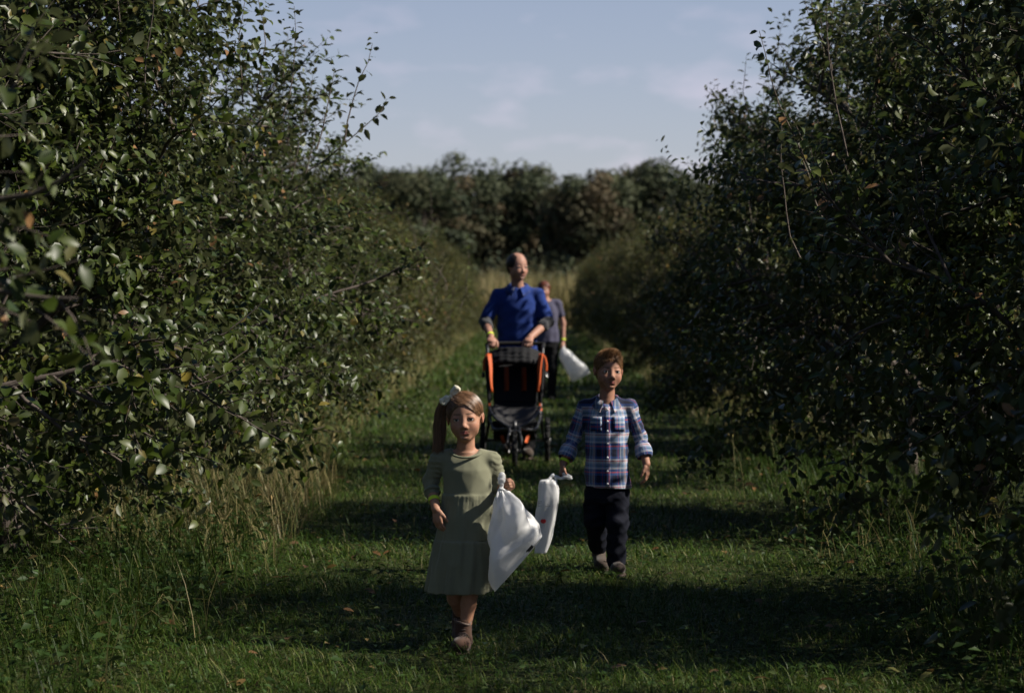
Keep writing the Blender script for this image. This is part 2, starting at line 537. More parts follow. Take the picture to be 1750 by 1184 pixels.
def apple_tree(seed, x, y, rz, label, single=0, group='apple trees of the two orchard rows', **kw):
    if 'extra' in kw:           # given in world space
        c, s = math.cos(-rz), math.sin(-rz)
        f = lambda q: ((q[0] - x) * c - (q[1] - y) * s, (q[0] - x) * s + (q[1] - y) * c, q[2])
        kw['extra'] = [(f(p), f(q)) for p, q in kw['extra']]
    trunk, wood, P, D, N, L, C = gen_tree(seed, **kw)
    root = empty('apple_tree', (x, y, float(hz(x, y)) - 0.02), rz)
    tag(root, label, 'tree', group)
    trunk.build('trunk', M['bark'], root)
    wood.build('branches', M['bark'], root)
    keep = np.ones(len(P), bool)
    if single:
        c, s = math.cos(rz), math.sin(rz)
        Rm = np.array([[c, -s, 0], [s, c, 0], [0, 0, 1]])
        Wp = P @ Rm.T + np.array([x, y, 0.0])
        px, py, dep = project(Wp)
        ok = np.where((px > 5) & (px < 1745) & (py > 5) & (py < 1179) & (dep > 1))[0]
        cell = 26 if True else 0
        order = ok[np.argsort(dep[ok])]
        seen = set(); pick = []
        for i in order:
            key = (int(px[i] // cell), int(py[i] // cell))
            if key in seen: continue
            seen.add(key); pick.append(i)
        pick = np.array(pick, int)
        size = L[pick] / dep[pick]
        pick = pick[np.argsort(-size)][:single]
        keep[pick] = False
        Dn = norm(D[pick]); Nn = norm(N[pick] - Dn * (N[pick] * Dn).sum(1, keepdims=True)); S = np.cross(Dn, Nn)
        for a, i in enumerate(pick):
            k = int(np.argmin(((LONEC - C[i]) ** 2).sum(1)))
            o = bpy.data.objects.new('leaf', LEAF_ONE[k])
            o.matrix_local = Matrix([[S[a, r] * L[i], Dn[a, r] * L[i], Nn[a, r] * L[i], P[i, r]] for r in range(3)] + [[0, 0, 0, 1]])
            COL.objects.link(o); o.parent = root
    V, T, Q, CC = leaves_mesh(P[keep], D[keep], N[keep], L[keep], C[keep], seed)
    me = mesh_np('crown', V, T, Q, {'col': CC})
    cr = link('crown', me, M['leaf'], root)
    cr['kind'] = 'stuff'
    CROWNS.append(me)
    if len(CROWNS) > 1 and not zmin_of(kw):      # a second layer of foliage thickens the crown
        c2 = link('crown', CROWNS[-2], None, root); c2['kind'] = 'stuff'
        c2.rotation_euler = (0, 0, 2.1 + seed); c2.scale = (.97, .97, .95)
        for sc_, rz_ in (((.80, .80, .88), 5.3),) if seed == 16 else (((.98, .98, .98), 4.0), ((.80, .80, .88), 5.3)):       # inner foliage
            c3 = link('crown', me, None, root); c3['kind'] = 'stuff'
            c3.rotation_euler = (0, 0, rz_ + seed * .7); c3.scale = sc_
    TREES.append(root)
    return root


def copy_tree(src, x, y, rz, sc, label, group, turning=False):
    r = src.copy(); COL.objects.link(r)
    r.location = (x, y, float(hz(x, y)) if abs(x) < 9 else 0.04); r.rotation_euler = (0, 0, rz); r.scale = (sc[0], sc[0], sc[1])
    for ch in src.children:
        if ch.name.startswith('leaf'): continue
        c = ch.copy(); COL.objects.link(c); c.parent = r
    if turning:                 # smaller trees farther on have begun to yellow
        for c in r.children:
            if c.name.startswith('crown'):
                c.material_slots[0].link = 'OBJECT'; c.material_slots[0].material = M['leaf_turning']
    tag(r, label, 'tree', group)
    return r

# ------------------------------------------------------------------ the two rows
G_ROW = 'apple trees of the two orchard rows'
NEAR = 300
tB = apple_tree(12, -2.95, 8.9, 1.7, 'tall apple tree left of the girl with long bare twigs showing', NEAR, H=3.8, R=2.15, zmin=.3)
tC = apple_tree(13, -2.8, 12.7, 3.0, 'left apple tree whose upright shoots stand against the sky', NEAR, H=3.6, R=2.1,
                extra=[((-1.05, 13.5, 2.3), (-.93, 13.6, 2.96)), ((-1.2, 13.4, 2.25), (-1.12, 13.5, 2.78)), ((-1.3, 13.9, 2.15), (-.62, 14.0, 2.43)), ((-1.6, 13.2, 2.5), (-1.5, 13.2, 3.1))])
tE = apple_tree(15, 3.10, 6.4, 2.2, 'dark tall apple tree filling the right side, second in the right row', NEAR, H=3.7, R=2.15)
tF = apple_tree(16, 3.2, 10.2, 5.1, 'right apple tree with upright shoots against the sky, third in its row', NEAR, H=3.4, R=2.1,
                extra=[((1.45, 11.6, 1.9), (1.18, 11.6, 2.75)), ((1.6, 11.7, 2.1), (1.42, 11.7, 2.95)), ((1.4, 12.0, 1.6), (.95, 12.0, 2.28)), ((1.5, 11.9, 1.8), (1.05, 11.9, 2.4))])
tA = apple_tree(11, -3.0, 5.0, 0.4, 'nearest tall apple tree at the left edge, its leaves out of focus', NEAR, H=3.8, R=2.0, zmin=1.05)
tD = apple_tree(14, 2.85, 3.8, 0.9, 'nearest dark apple tree at the right edge of the picture', NEAR, H=3.7, R=2.0, zmin=1.0)
BIG = [tB, tC, tE, tF]
ORD = ['fourth', 'fifth', 'sixth', 'seventh', 'eighth', 'ninth', 'tenth', 'eleventh', 'twelfth', 'thirteenth', 'fourteenth', 'fifteenth', 'sixteenth', 'seventeenth', 'eighteenth', 'nineteenth', 'twentieth', 'twenty-first', 'twenty-second', 'twenty-third', 'twenty-fourth', 'twenty-fifth', 'twenty-sixth', 'twenty-seventh', 'twenty-eighth', 'twenty-ninth', 'thirtieth', 'thirty-first', 'thirty-second', 'thirty-third', 'thirty-fourth', 'thirty-fifth', 'thirty-sixth', 'thirty-seventh']
rng = np.random.default_rng(5)
for side in (-1, 1):
    y = 16.2 if side < 0 else 14.6
    k = 0
    while y < 92:
        s = ((1.0, .97, .82) if side < 0 else (.98, 1.0, .9))[k] if k < 3 else rng.uniform(.70, .80)
        copy_tree(BIG[(k * 3 + (side > 0)) % 4] if k < 2 else BIG[int(rng.integers(4))], side * ((2.72 if side < 0 else 2.9) if k < 3 else 3.05 + rng.uniform(-.12, .12)), y, rng.uniform(0, 6.28), (s * .98, s * (.84 if k < 3 and side < 0 else 1) * rng.uniform(.95, 1.02)),
                  '%s apple tree, %s from the camera in the %s row' % ('middling' if k < 2 else 'lower', ORD[k], 'left' if side < 0 else 'right'), G_ROW, k > 2)
        y += 3.4 if k < 2 else rng.uniform(2.5, 2.9); k += 1
# the next rows over, seen only through gaps
for side in (-1, 1):
    for k in range(7):
        y = 7 + k * 5.2
        copy_tree(BIG[int(rng.integers(4))], side * (8.8 + rng.uniform(-.2, .2)), y, rng.uniform(0, 6.28), (1.15, .95),
                  'apple tree of the next row behind the %s row, %s from the camera' % ('left' if side < 0 else 'right', (['first', 'second', 'third'] + ORD)[k]),
                  'apple trees of the next row %s' % ('left' if side < 0 else 'right'))


# ------------------------------------------------------------------ grass
def blades(P, Hh, Wd, az, lean, C, curve=0.8):
    """Arching blades of three segments."""
    n = len(P)
    d = np.stack([np.cos(az), np.sin(az), np.zeros(n)], 1)
    sd = np.stack([-np.sin(az), np.cos(az), np.zeros(n)], 1)
    V = np.zeros((n, 7, 3))
    up = np.array([0, 0, 1.0]); p = P.copy(); h = Hh[:, None] / 3
    for k, (w, a) in enumerate(((1.0, .45), (.9, .9), (.6, 1.35), (0, 0))):
        if k < 3:
            V[:, 2 * k] = p - sd * (Wd * w / 2)[:, None]; V[:, 2 * k + 1] = p + sd * (Wd * w / 2)[:, None]
            an = np.minimum(lean * a * (.6 + curve * .5), 1.75)[:, None]
            p = p + h * (np.cos(an) * up + np.sin(an) * d)
            p[:, 2] = np.maximum(p[:, 2], P[:, 2] + .008)
        else: V[:, 6] = p
    o = (np.arange(n) * 7)[:, None]
    return V.reshape(-1, 3), o + np.array([[4, 5, 6]]), np.concatenate([o + np.array([[0, 1, 3, 2]]), o + np.array([[2, 3, 5, 4]])]), np.repeat(C, 7, 0)


def ground_leaves(y0, y1, x0, x1, n, size, seed, h=(.01, .06)):
    """Small broad leaves of clover and plantain low in the turf."""
    r = np.random.default_rng(seed); x = r.uniform(x0, x1, n); y = r.uniform(y0, y1, n)
    P = np.stack([x, y, hz(x, y) + r.uniform(h[0], h[1], n)], 1)
    az = r.uniform(0, 6.28, n); D = np.stack([np.cos(az), np.sin(az), r.uniform(-.3, .6, n)], 1)
    N = np.array([0, 0, 1.0]) + r.normal(0, .35, (n, 3))
    C = np.array([(.026, .052, .012), (.036, .066, .018), (.05, .07, .022), (.12, .09, .035)])[r.choice(4, n, p=[.5, .35, .13, .02])] * r.uniform(.7, 1.3, (n, 1))
    return simple_leaves(P, D, N, r.uniform(size[0], size[1], n), C, seed)


def fallen_leaves(y0, y1, x0, x1, n, seed):
    r = np.random.default_rng(seed); x = r.uniform(x0, x1, n); x = np.sign(x) * np.abs(x / x1) ** .6 * x1; y = r.uniform(y0, y1, n)
    P = np.stack([x, y, hz(x, y) + r.uniform(.03, .06, n)], 1); az = r.uniform(0, 6.28, n)
    D = np.stack([np.cos(az), np.sin(az), r.uniform(-.2, .3, n)], 1); N = np.array([0, 0, 1.0]) + r.normal(0, .3, (n, 3))
    C = np.array([(.14, .075, .03), (.17, .11, .04), (.10, .06, .03), (.09, .09, .03)])[r.integers(0, 4, n)] * r.uniform(.7, 1.2, (n, 1))
    return leaves_mesh(P, D, N, r.uniform(.04, .065, n), C, seed)


def fnoise(x, y, s=1.0):
    return (np.sin(x * 2.1 * s + 1.3 * np.sin(y * 1.7 * s)) + np.sin(y * 2.9 * s + 1.1 * np.sin(x * 2.3 * s + 2)) + np.sin((x + y) * 5.3 * s) * .5) / 2.5


GC = np.array([(0.033, 0.066, 0.008), (0.043, 0.080, 0.010), (0.024, 0.048, 0.006), (0.076, 0.100, 0.018), (0.12, 0.12, 0.04), (0.17, 0.15, 0.075)])
TANC = np.array([(0.20, 0.17, 0.07), (0.26, 0.21, 0.10), (0.14, 0.14, 0.05), (0.08, 0.11, 0.03)])


def grass_zone(y0, y1, x0, x1, dens, hh, wd, seed, pal=GC, pp=(.27, .29, .16, .17, .08, .03), lean=(.15, 1.25), clump=.6):
    r = np.random.default_rng(seed)
    n = int((y1 - y0) * (x1 - x0) * dens)
    x = r.uniform(x0, x1, n); y = r.uniform(y0, y1, n)
    f = fnoise(x, y, 1.6) * .5 + .5
    keep = r.uniform(0, 1, n) < (1 - clump) + clump * f * 1.3
    x, y, f = x[keep], y[keep], f[keep]; n = len(x)
    h = r.uniform(hh[0], hh[1], n) * (.65 + .7 * f)
    C = pal[r.choice(len(pal), n, p=np.array(pp) / sum(pp))] * r.uniform(.75, 1.25, (n, 1))
    return blades(np.stack([x, y, hz(x, y) - .005], 1), h, r.uniform(wd[0], wd[1], n), r.uniform(0, 6.28, n), r.uniform(lean[0], lean[1], n), C)


def join_build(name, parts, mt, label, cat, kind='stuff', group=None):
    V, T, Q, C = [], [], [], []; n = 0
    for v, t, q, c in parts:
        V.append(v); C.append(c); T.append(t + n); Q.append(q + n); n += len(v)
    o = link(name, mesh_np(name, np.concatenate(V), np.concatenate(T), np.concatenate(Q), {'col': np.concatenate(C)}), mt)
    return tag(o, label, cat, group, kind)


join_build('mown_grass', [
    grass_zone(2.5, 7.6, -2.4, 2.7, 600, (.05, .13), (.004, .007), 7, lean=(.6, 2.4)),
    grass_zone(7.6, 12.5, -2.4, 2.7, 4000, (.05, .12), (.0024, .0046), 1, lean=(.7, 2.6)),
    grass_zone(12.5, 20, -2.7, 2.7, 1250, (.06, .13), (.004, .0075), 2, lean=(.7, 2.5)),
    grass_zone(20, 34, -2.7, 2.7, 340, (.07, .14), (.008, .014), 3, lean=(.6, 2.4)),
    grass_zone(34, 92, -2.7, 2.7, 85, (.08, .16), (.020, .034), 4, lean=(.4, 2.0)),
    ground_leaves(7.8, 14, -2.3, 2.4, 5000, (.02, .045), 5),
    ground_leaves(7.8, 12, -2.3, 2.4, 40, (.04, .065), 6, (.02, .09)),
    fallen_leaves(7.6, 22, -2.6, 2.6, 420, 8),
], M['grass'], 'mown green grass with pale clippings carpeting the aisle', 'grass')
join_build('tall_grass', [
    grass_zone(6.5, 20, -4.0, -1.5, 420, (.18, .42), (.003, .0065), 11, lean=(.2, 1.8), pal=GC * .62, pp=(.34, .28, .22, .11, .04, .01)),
    grass_zone(6.5, 20, 1.7, 4.0, 330, (.16, .36), (.003, .0065), 12, lean=(.3, 1.9), pp=(.38, .22, .35, .04, .01, .0)),
    grass_zone(12.8, 17.5, -2.7, -1.35, 300, (.3, .6), (.003, .006), 13, pal=TANC, pp=(.4, .3, .2, .1), lean=(.3, 1.7)),
    grass_zone(9.0, 12.8, -2.6, -1.3, 35, (.25, .5), (.003, .005), 16, pal=TANC, pp=(.3, .2, .3, .2), lean=(.3, 1.8)),
    grass_zone(8.5, 13, 1.5, 2.8, 60, (.3, .55), (.003, .005), 17, pal=TANC, pp=(.2, .2, .3, .3), lean=(.3, 1.8)),
    grass_zone(20, 92, -3.4, -1.7, 85, (.15, .45), (.010, .02), 14, pal=TANC, pp=(.25, .15, .3, .3), lean=(.2, 1.5)),
    grass_zone(20, 92, 1.9, 3.4, 85, (.15, .45), (.010, .02), 15, pal=TANC, pp=(.2, .15, .3, .35), lean=(.2, 1.5)),
    ground_leaves(7.5, 14, -3.2, -1.4, 2200, (.03, .06), 18, (.02, .22)),
    ground_leaves(7.5, 14, 1.4, 3.2, 2000, (.03, .06), 19, (.02, .22)),
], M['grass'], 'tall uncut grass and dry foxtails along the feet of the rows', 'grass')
# foxtail seed heads nodding over the left edge
fx = MB(); r = np.random.default_rng(41)
for k in range(100):
    sd_ = -1 if r.uniform() < .8 else 1
    x = sd_ * r.uniform(1.3, 2.3); y = r.uniform(12, 17); z0 = float(hz(x, y)); hh = r.uniform(.3, .62); az = r.uniform(0, 6.28); ln = r.uniform(.1, .35)
    dv = np.array([math.cos(az), math.sin(az), 0])
    P = spline([np.array([x, y, z0]), np.array([x, y, z0 + hh * .6]) + dv * ln * .3, np.array([x, y, z0 + hh]) + dv * ln], 7)
    c = TANC[r.integers(3)] * r.uniform(.8, 1.3)
    fx.tube(P, np.linspace(.0018, .001, 7), 3, False, c)
    e = P[-1]; dd = norm(P[-1] - P[-2]); hl = r.uniform(.03, .07)
    Q = np.array([e, e + dd * hl * .3 + [0, 0, -.003], e + dd * hl * .7 + [0, 0, -.010], e + dd * hl + [0, 0, -.022]])
    fx.tube(Q, [.002, .006, .005, .001], 5, True, c * np.array([1.2, 1.05, .9]))
tag(fx.build('foxtail_grass', M['grass'], None, color=True), 'nodding tan foxtail seed heads at the edges of the aisle', 'grass', None, 'stuff')
join_build('dry_field_grass', [
    grass_zone(94, 108, -14, 14, 70, (1.6, 2.2), (.04, .08), 21, pal=TANC, pp=(.35, .4, .2, .05), lean=(.02, .35)),
], M['grass'], 'tall tan dry grass closing the far end of the aisle', 'grass')


# ------------------------------------------------------------------ far woodland
def far_tree_mesh(seed, H, R, pal):
    r = np.random.default_rng(seed)
    tr = MB()
    tr.tube(np.array([[0, 0, -.3], [.1, 0, H * .3], [0, .1, H * .75]]), [.32, .24, .08], 7)
    lobes = []
    for k in range(34):
        az = r.uniform(0, 6.28); z = H * r.uniform(.22, .93)
        ra = R * math.sin(math.pi * min(1, max(.05, (z / H - .08) / .95))) ** .6 * r.uniform(.35, .85)
        lobes.append((ra * math.cos(az), ra * math.sin(az), z, R * r.uniform(.18, .40)))
        tr.tube(np.array([[0, 0, max(.5, z - H * .25)], [ra * .5 * math.cos(az), ra * .5 * math.sin(az), z - H * .08], lobes[-1][:3]]), [.1, .06, .02], 4, False)
    P, N, S, C = [], [], [], []
    for (a, b, c, q) in lobes:
        n = 230
        v = norm(r.normal(0, 1, (n, 3)))
        P.append(np.array([a, b, c]) + v * q * r.uniform(.55, 1.15, (n, 1)) * np.array([1, 1, .8]))
        N.append(norm(v + r.normal(0, .6, (n, 3)) + np.array([0, 0, .4])))
        S.append(r.uniform(.14, .32, n))
        C.append(np.tile(pal[r.integers(len(pal))], (n, 1)) * r.uniform(.7, 1.3, (n, 1)))
    P, N, S, C = (np.concatenate(x) for x in (P, N, S, C))
    D = norm(np.cross(N, norm(r.normal(0, 1, (len(N), 3)))))
    V, T, Q, CC = simple_leaves(P, D, N, S * 1.7, C, seed)
    return tr, mesh_np('crown', V, T, Q, {'col': CC})


GRN = np.array([(.050, .062, .032), (.058, .068, .033), (.042, .054, .030), (.066, .07, .034)])
AUT = np.array([(.068, .062, .032), (.078, .060, .032), (.058, .06, .030), (.054, .064, .032)])
fars = []
for k in range(6):
    tr, me = far_tree_mesh(100 + k, 11.5, 4.2, GRN if k % 3 else AUT)
    me.materials.append(M['farleaf'])
    root = empty('woodland_tree', (0, 0, 0))
    tr.build('trunk', M['farbark'], root)
    c = link('crown', me, None, root); c['kind'] = 'stuff'
    fars.append(root)
rng = np.random.default_rng(9)
skyl = [(600, 296), (625, 282), (655, 272), (690, 292), (722, 300), (760, 262), (795, 300), (830, 282), (862, 290), (895, 282), (930, 302),
        (965, 300), (1000, 290), (1035, 298), (1070, 292), (1105, 286), (1140, 278), (1175, 290), (560, 300), (1215, 295)]
WHERE = ['far woodland tree of the skyline above the %s row', 'woodland tree on the far skyline over the aisle, %s']
for k, (px, py) in enumerate(skyl):
    d = 185 + rng.uniform(-8, 18)
    p = at(px, py, d)
    src = fars[k % 6] if k >= 6 else fars[k]
    sz = p.z / 11.5
    lab = 'woodland tree on the far skyline, %s counted from the left' % (['first', 'second', 'third'] + ORD)[sorted(a[0] for a in skyl).index(px)]
    if px == 760: lab = 'woodland tree standing highest above the far skyline, left of the aisle'
    if k < 6:
        root = src; root.location = (p.x, d, 0); root.rotation_euler = (0, 0, rng.uniform(0, 6)); root.scale = (1.0 * rng.uniform(.9, 1.15),) * 2 + (sz,)
        tag(root, lab, 'tree', 'woodland trees behind the orchard')
    else:
        root = src.copy(); COL.objects.link(root)
        root.location = (p.x, d, 0); root.rotation_euler = (0, 0, rng.uniform(0, 6)); root.scale = (rng.uniform(.9, 1.15),) * 2 + (sz,)
        for ch in src.children:
            c = ch.copy(); COL.objects.link(c); c.parent = root
        tag(root, lab, 'tree', 'woodland trees behind the orchard')
for k in range(14):             # the wood goes on behind both rows
    sd_ = -1 if k % 2 else 1
    src = fars[k % 6]; root = src.copy(); COL.objects.link(root)
    root.location = (sd_ * (20 + k * 2.9) + rng.uniform(-1, 1), 192 + rng.uniform(-6, 14), 0); root.rotation_euler = (0, 0, rng.uniform(0, 6))
    root.scale = (rng.uniform(.95, 1.2),) * 2 + (rng.uniform(.9, 1.05),)
    for ch in src.children:
        c = ch.copy(); COL.objects.link(c); c.parent = root
    tag(root, 'woodland tree hidden behind the %s row, %s out from the aisle' % ('left' if sd_ < 0 else 'right', (['first', 'second', 'third'] + ORD)[k // 2]), 'tree', 'woodland trees behind the orchard')
# lower edge of the wood: bushes reading as one mass
r = np.random.default_rng(31)
P, N, S, C = [], [], [], []
for k in range(70):
    x = r.uniform(-22, 24); y = r.uniform(150, 176); q = r.uniform(1.4, 2.6); n = 170
    v = norm(r.normal(0, 1, (n, 3)))
    P.append(np.array([x, y, q * .9]) + v * q * r.uniform(.6, 1.1, (n, 1)) * np.array([1.2, 1, 1.0])); N.append(norm(v + r.normal(0, .6, (n, 3))))
    S.append(r.uniform(.25, .55, n)); C.append(np.tile((AUT if r.uniform() < .5 else GRN)[r.integers(4)], (n, 1)) * r.uniform(.7, 1.2, (n, 1)))
P, N, S, C = (np.concatenate(x) for x in (P, N, S, C))
D = norm(np.cross(N, norm(r.normal(0, 1, (len(N), 3)))))
V, T, Q, CC = simple_leaves(P, D, N, S * 1.2, C, 3)
ub = link('woodland_underbrush', mesh_np('underbrush', V, T, Q, {'col': CC}), M['farleaf'])
tag(ub, 'brownish brush along the foot of the far woodland', 'brush', kind='stuff')

# ------------------------------------------------------------------ distance-field modelling for bodies and clothes
class Field:
    """Smoothly blended solids, turned into one continuous surface."""
    def __init__(s): s.ops = []
    def _add(s, fn, lo, hi, k, op): s.ops.append((fn, np.asarray(lo, float), np.asarray(hi, float), k, op)); return s
    def cap(s, a, b, ra, rb=None, k=0.01, op='u'):
        a = np.asarray(a, float); b = np.asarray(b, float); rb = ra if rb is None else rb
        ab = b - a; L2 = ab.dot(ab) + 1e-12
        def fn(X, Y, Z):
            t = np.clip(((X - a[0]) * ab[0] + (Y - a[1]) * ab[1] + (Z - a[2]) * ab[2]) / L2, 0, 1)
            return np.sqrt((X - a[0] - t * ab[0]) ** 2 + (Y - a[1] - t * ab[1]) ** 2 + (Z - a[2] - t * ab[2]) ** 2) - (ra + (rb - ra) * t)
        m = max(ra, rb)
        return s._add(fn, np.minimum(a, b) - m, np.maximum(a, b) + m, k, op)
    def chain(s, pts, rs, k=0.01, op='u'):
        for i in range(len(pts) - 1): s.cap(pts[i], pts[i + 1], rs[i], rs[i + 1], k, op)
        return s
    def ell(s, c, r, k=0.01, op='u', R=None):
        c = np.asarray(c, float); r = np.asarray(r, float) * np.ones(3)
        Rm = np.eye(3) if R is None else np.asarray(R, float)
        def fn(X, Y, Z):
            x, y, z = X - c[0], Y - c[1], Z - c[2]
            u = (Rm[0, 0] * x + Rm[1, 0] * y + Rm[2, 0] * z) / r[0]
            v = (Rm[0, 1] * x + Rm[1, 1] * y + Rm[2, 1] * z) / r[1]
            w = (Rm[0, 2] * x + Rm[1, 2] * y + Rm[2, 2] * z) / r[2]
            k0 = np.sqrt(u * u + v * v + w * w) + 1e-9
            k1 = np.sqrt((u / r[0]) ** 2 + (v / r[1]) ** 2 + (w / r[2]) ** 2) + 1e-9
            return k0 * (k0 - 1) / k1
        e = np.sqrt(((Rm * r[None]) ** 2).sum(1))
        return s._add(fn, c - e, c + e, k, op)
    def loft(s, secs, k=0.01, op='u', fold=None, pw=2.0):
        """secs: (z, cx, cy, rx, ry); fold(theta, z) scales the radius."""
        S = np.array(sorted(secs)); z0, z1 = S[0, 0], S[-1, 0]
        zz = np.linspace(z0, z1, 60)
        G = np.stack([np.interp(zz, S[:, 0], S[:, i]) for i in range(1, 5)])
        for _ in range(3): G[:, 1:-1] = (G[:, :-2] + 2 * G[:, 1:-1] + G[:, 2:]) / 4
        def fn(X, Y, Z):
            zl = Z.reshape(-1) if Z.size == max(Z.shape) else Z
            cx, cy, rx, ry = (np.interp(Z, zz, g) for g in G)
            x, y = X - cx, Y - cy
            f = 1.0 if fold is None else fold(np.arctan2(y + 0 * x, x + 0 * y), Z)
            q = (np.abs(x / rx) ** pw + np.abs(y / ry) ** pw) ** (1 / pw)
            d = (q / f - 1) * np.minimum(rx, ry)
            return np.maximum(d, np.maximum(Z - z1, z0 - Z))
        mx = S[:, 3].max() * 1.3; my = S[:, 4].max() * 1.3
        lo = (S[:, 1].min() - mx, S[:, 2].min() - my, z0); hi = (S[:, 1].max() + mx, S[:, 2].max() + my, z1)
        return s._add(fn, lo, hi, k, op)
    def mesh(s, h, skip=(), only=None, disp=None):
        U = [o for o in s.ops if o[4] == 'u']
        lo = np.min([o[1] for o in U], 0) - 3 * h; hi = np.max([o[2] for o in U], 0) + 3 * h
        if only is not None: lo, hi = np.maximum(lo, only[0]), np.minimum(hi, only[1])
        n = np.maximum(2, np.ceil((hi - lo) / h).astype(int) + 1)
        F = np.full(n, 1.0, np.float32)
        ax = [lo[i] + h * np.arange(n[i]) for i in range(3)]
        for fn, a, b, k, op in s.ops:
            m = k + 3 * h
            i0 = np.clip(np.floor((a - m - lo) / h).astype(int), 0, n); i1 = np.clip(np.ceil((b + m - lo) / h).astype(int) + 1, 0, n)
            if (i1 <= i0).any(): continue
            sl = tuple(slice(p, q) for p, q in zip(i0, i1))
            d = fn(ax[0][sl[0]][:, None, None], ax[1][sl[1]][None, :, None], ax[2][sl[2]][None, None, :]).astype(np.float32)
            f = F[sl]
            if op == 'u':
                hh = np.clip(0.5 + 0.5 * (f - d) / max(k, 1e-6), 0, 1); r = f * (1 - hh) + d * hh - k * hh * (1 - hh)
            else:
                hh = np.clip(0.5 - 0.5 * (f + d) / max(k, 1e-6), 0, 1); r = f * (1 - hh) - d * hh + k * hh * (1 - hh)
            F[sl] = r
        if disp is not None:
            X, Y, Z = np.meshgrid(*ax, indexing='ij', sparse=True)
            F = F + disp(X, Y, Z).astype(np.float32)
        return surface_nets(F, lo, h, skip)


def surface_nets(F, lo, h, skip=()):
    s = F < 0
    nx, ny, nz = F.shape
    cnt = np.zeros((nx - 1, ny - 1, nz - 1), np.int8)
    for a in (0, 1):
        for b in (0, 1):
            for c in (0, 1): cnt += s[a:nx - 1 + a, b:ny - 1 + b, c:nz - 1 + c]
    act = (cnt > 0) & (cnt < 8)
    for (a, b) in skip:
        i0 = np.clip(np.ceil((np.asarray(a) - lo) / h).astype(int) + 1, 0, None); i1 = np.clip(np.floor((np.asarray(b) - lo) / h).astype(int) - 1, 0, None)
        act[i0[0]:i1[0], i0[1]:i1[1], i0[2]:i1[2]] = False
    I = np.argwhere(act)
    idx = np.full(act.shape, -1, np.int32); idx[act] = np.arange(len(I))
    corners = [(a, b, c) for a in (0, 1) for b in (0, 1) for c in (0, 1)]
    val = {q: F[I[:, 0] + q[0], I[:, 1] + q[1], I[:, 2] + q[2]] for q in corners}
    acc = np.zeros((len(I), 3)); num = np.zeros(len(I))
    for q in corners:
        for ax in range(3):
            if q[ax]: continue
            q2 = list(q); q2[ax] = 1; q2 = tuple(q2)
            f0, f1 = val[q], val[q2]
            m = (f0 < 0) != (f1 < 0)
            t = np.where(m, f0 / np.where(m, f0 - f1, 1), 0)
            p = np.tile(np.array(q, float), (len(I), 1)); p[:, ax] = t
            acc += p * m[:, None]; num += m
    V = lo + h * (I + acc / num[:, None])
    quads = []
    for ax in range(3):
        o1, o2 = (ax + 1) % 3, (ax + 2) % 3
        sl0 = [slice(1, -1)] * 3; sl1 = [slice(1, -1)] * 3
        sl0[ax] = slice(0, -1); sl1[ax] = slice(1, None)
        A = s[tuple(sl0)]; B = s[tuple(sl1)]
        ch = A != B
        E = np.argwhere(ch); flip = A[ch]
        off = np.ones(3, int); off[ax] = 0
        E = E + off
        d1 = np.zeros(3, int); d1[o1] = 1; d2 = np.zeros(3, int); d2[o2] = 1
        c = [E - d1 - d2, E - d2, E, E - d1]
        ids = np.stack([idx[tuple(k.T)] for k in c], 1)
        ok = (ids >= 0).all(1)
        ids, flip = ids[ok], flip[ok]
        ids[~flip] = ids[~flip][:, ::-1]
        quads.append(ids)
    return V, np.concatenate(quads)


def merge(parts):
    V, Q, n = [], [], 0
    for v, q in parts: V.append(v); Q.append(q + n); n += len(v)
    return np.concatenate(V), np.concatenate(Q)


def rot(yaw=0, pitch=0, roll=0):
    """Head frame: face towards -Y; yaw + turns to +X, pitch + nods down, roll + leans to +X."""
    return np.array(Matrix.Rotation(yaw, 3, 'Z') @ Matrix.Rotation(pitch, 3, 'X') @ Matrix.Rotation(roll, 3, 'Y'))


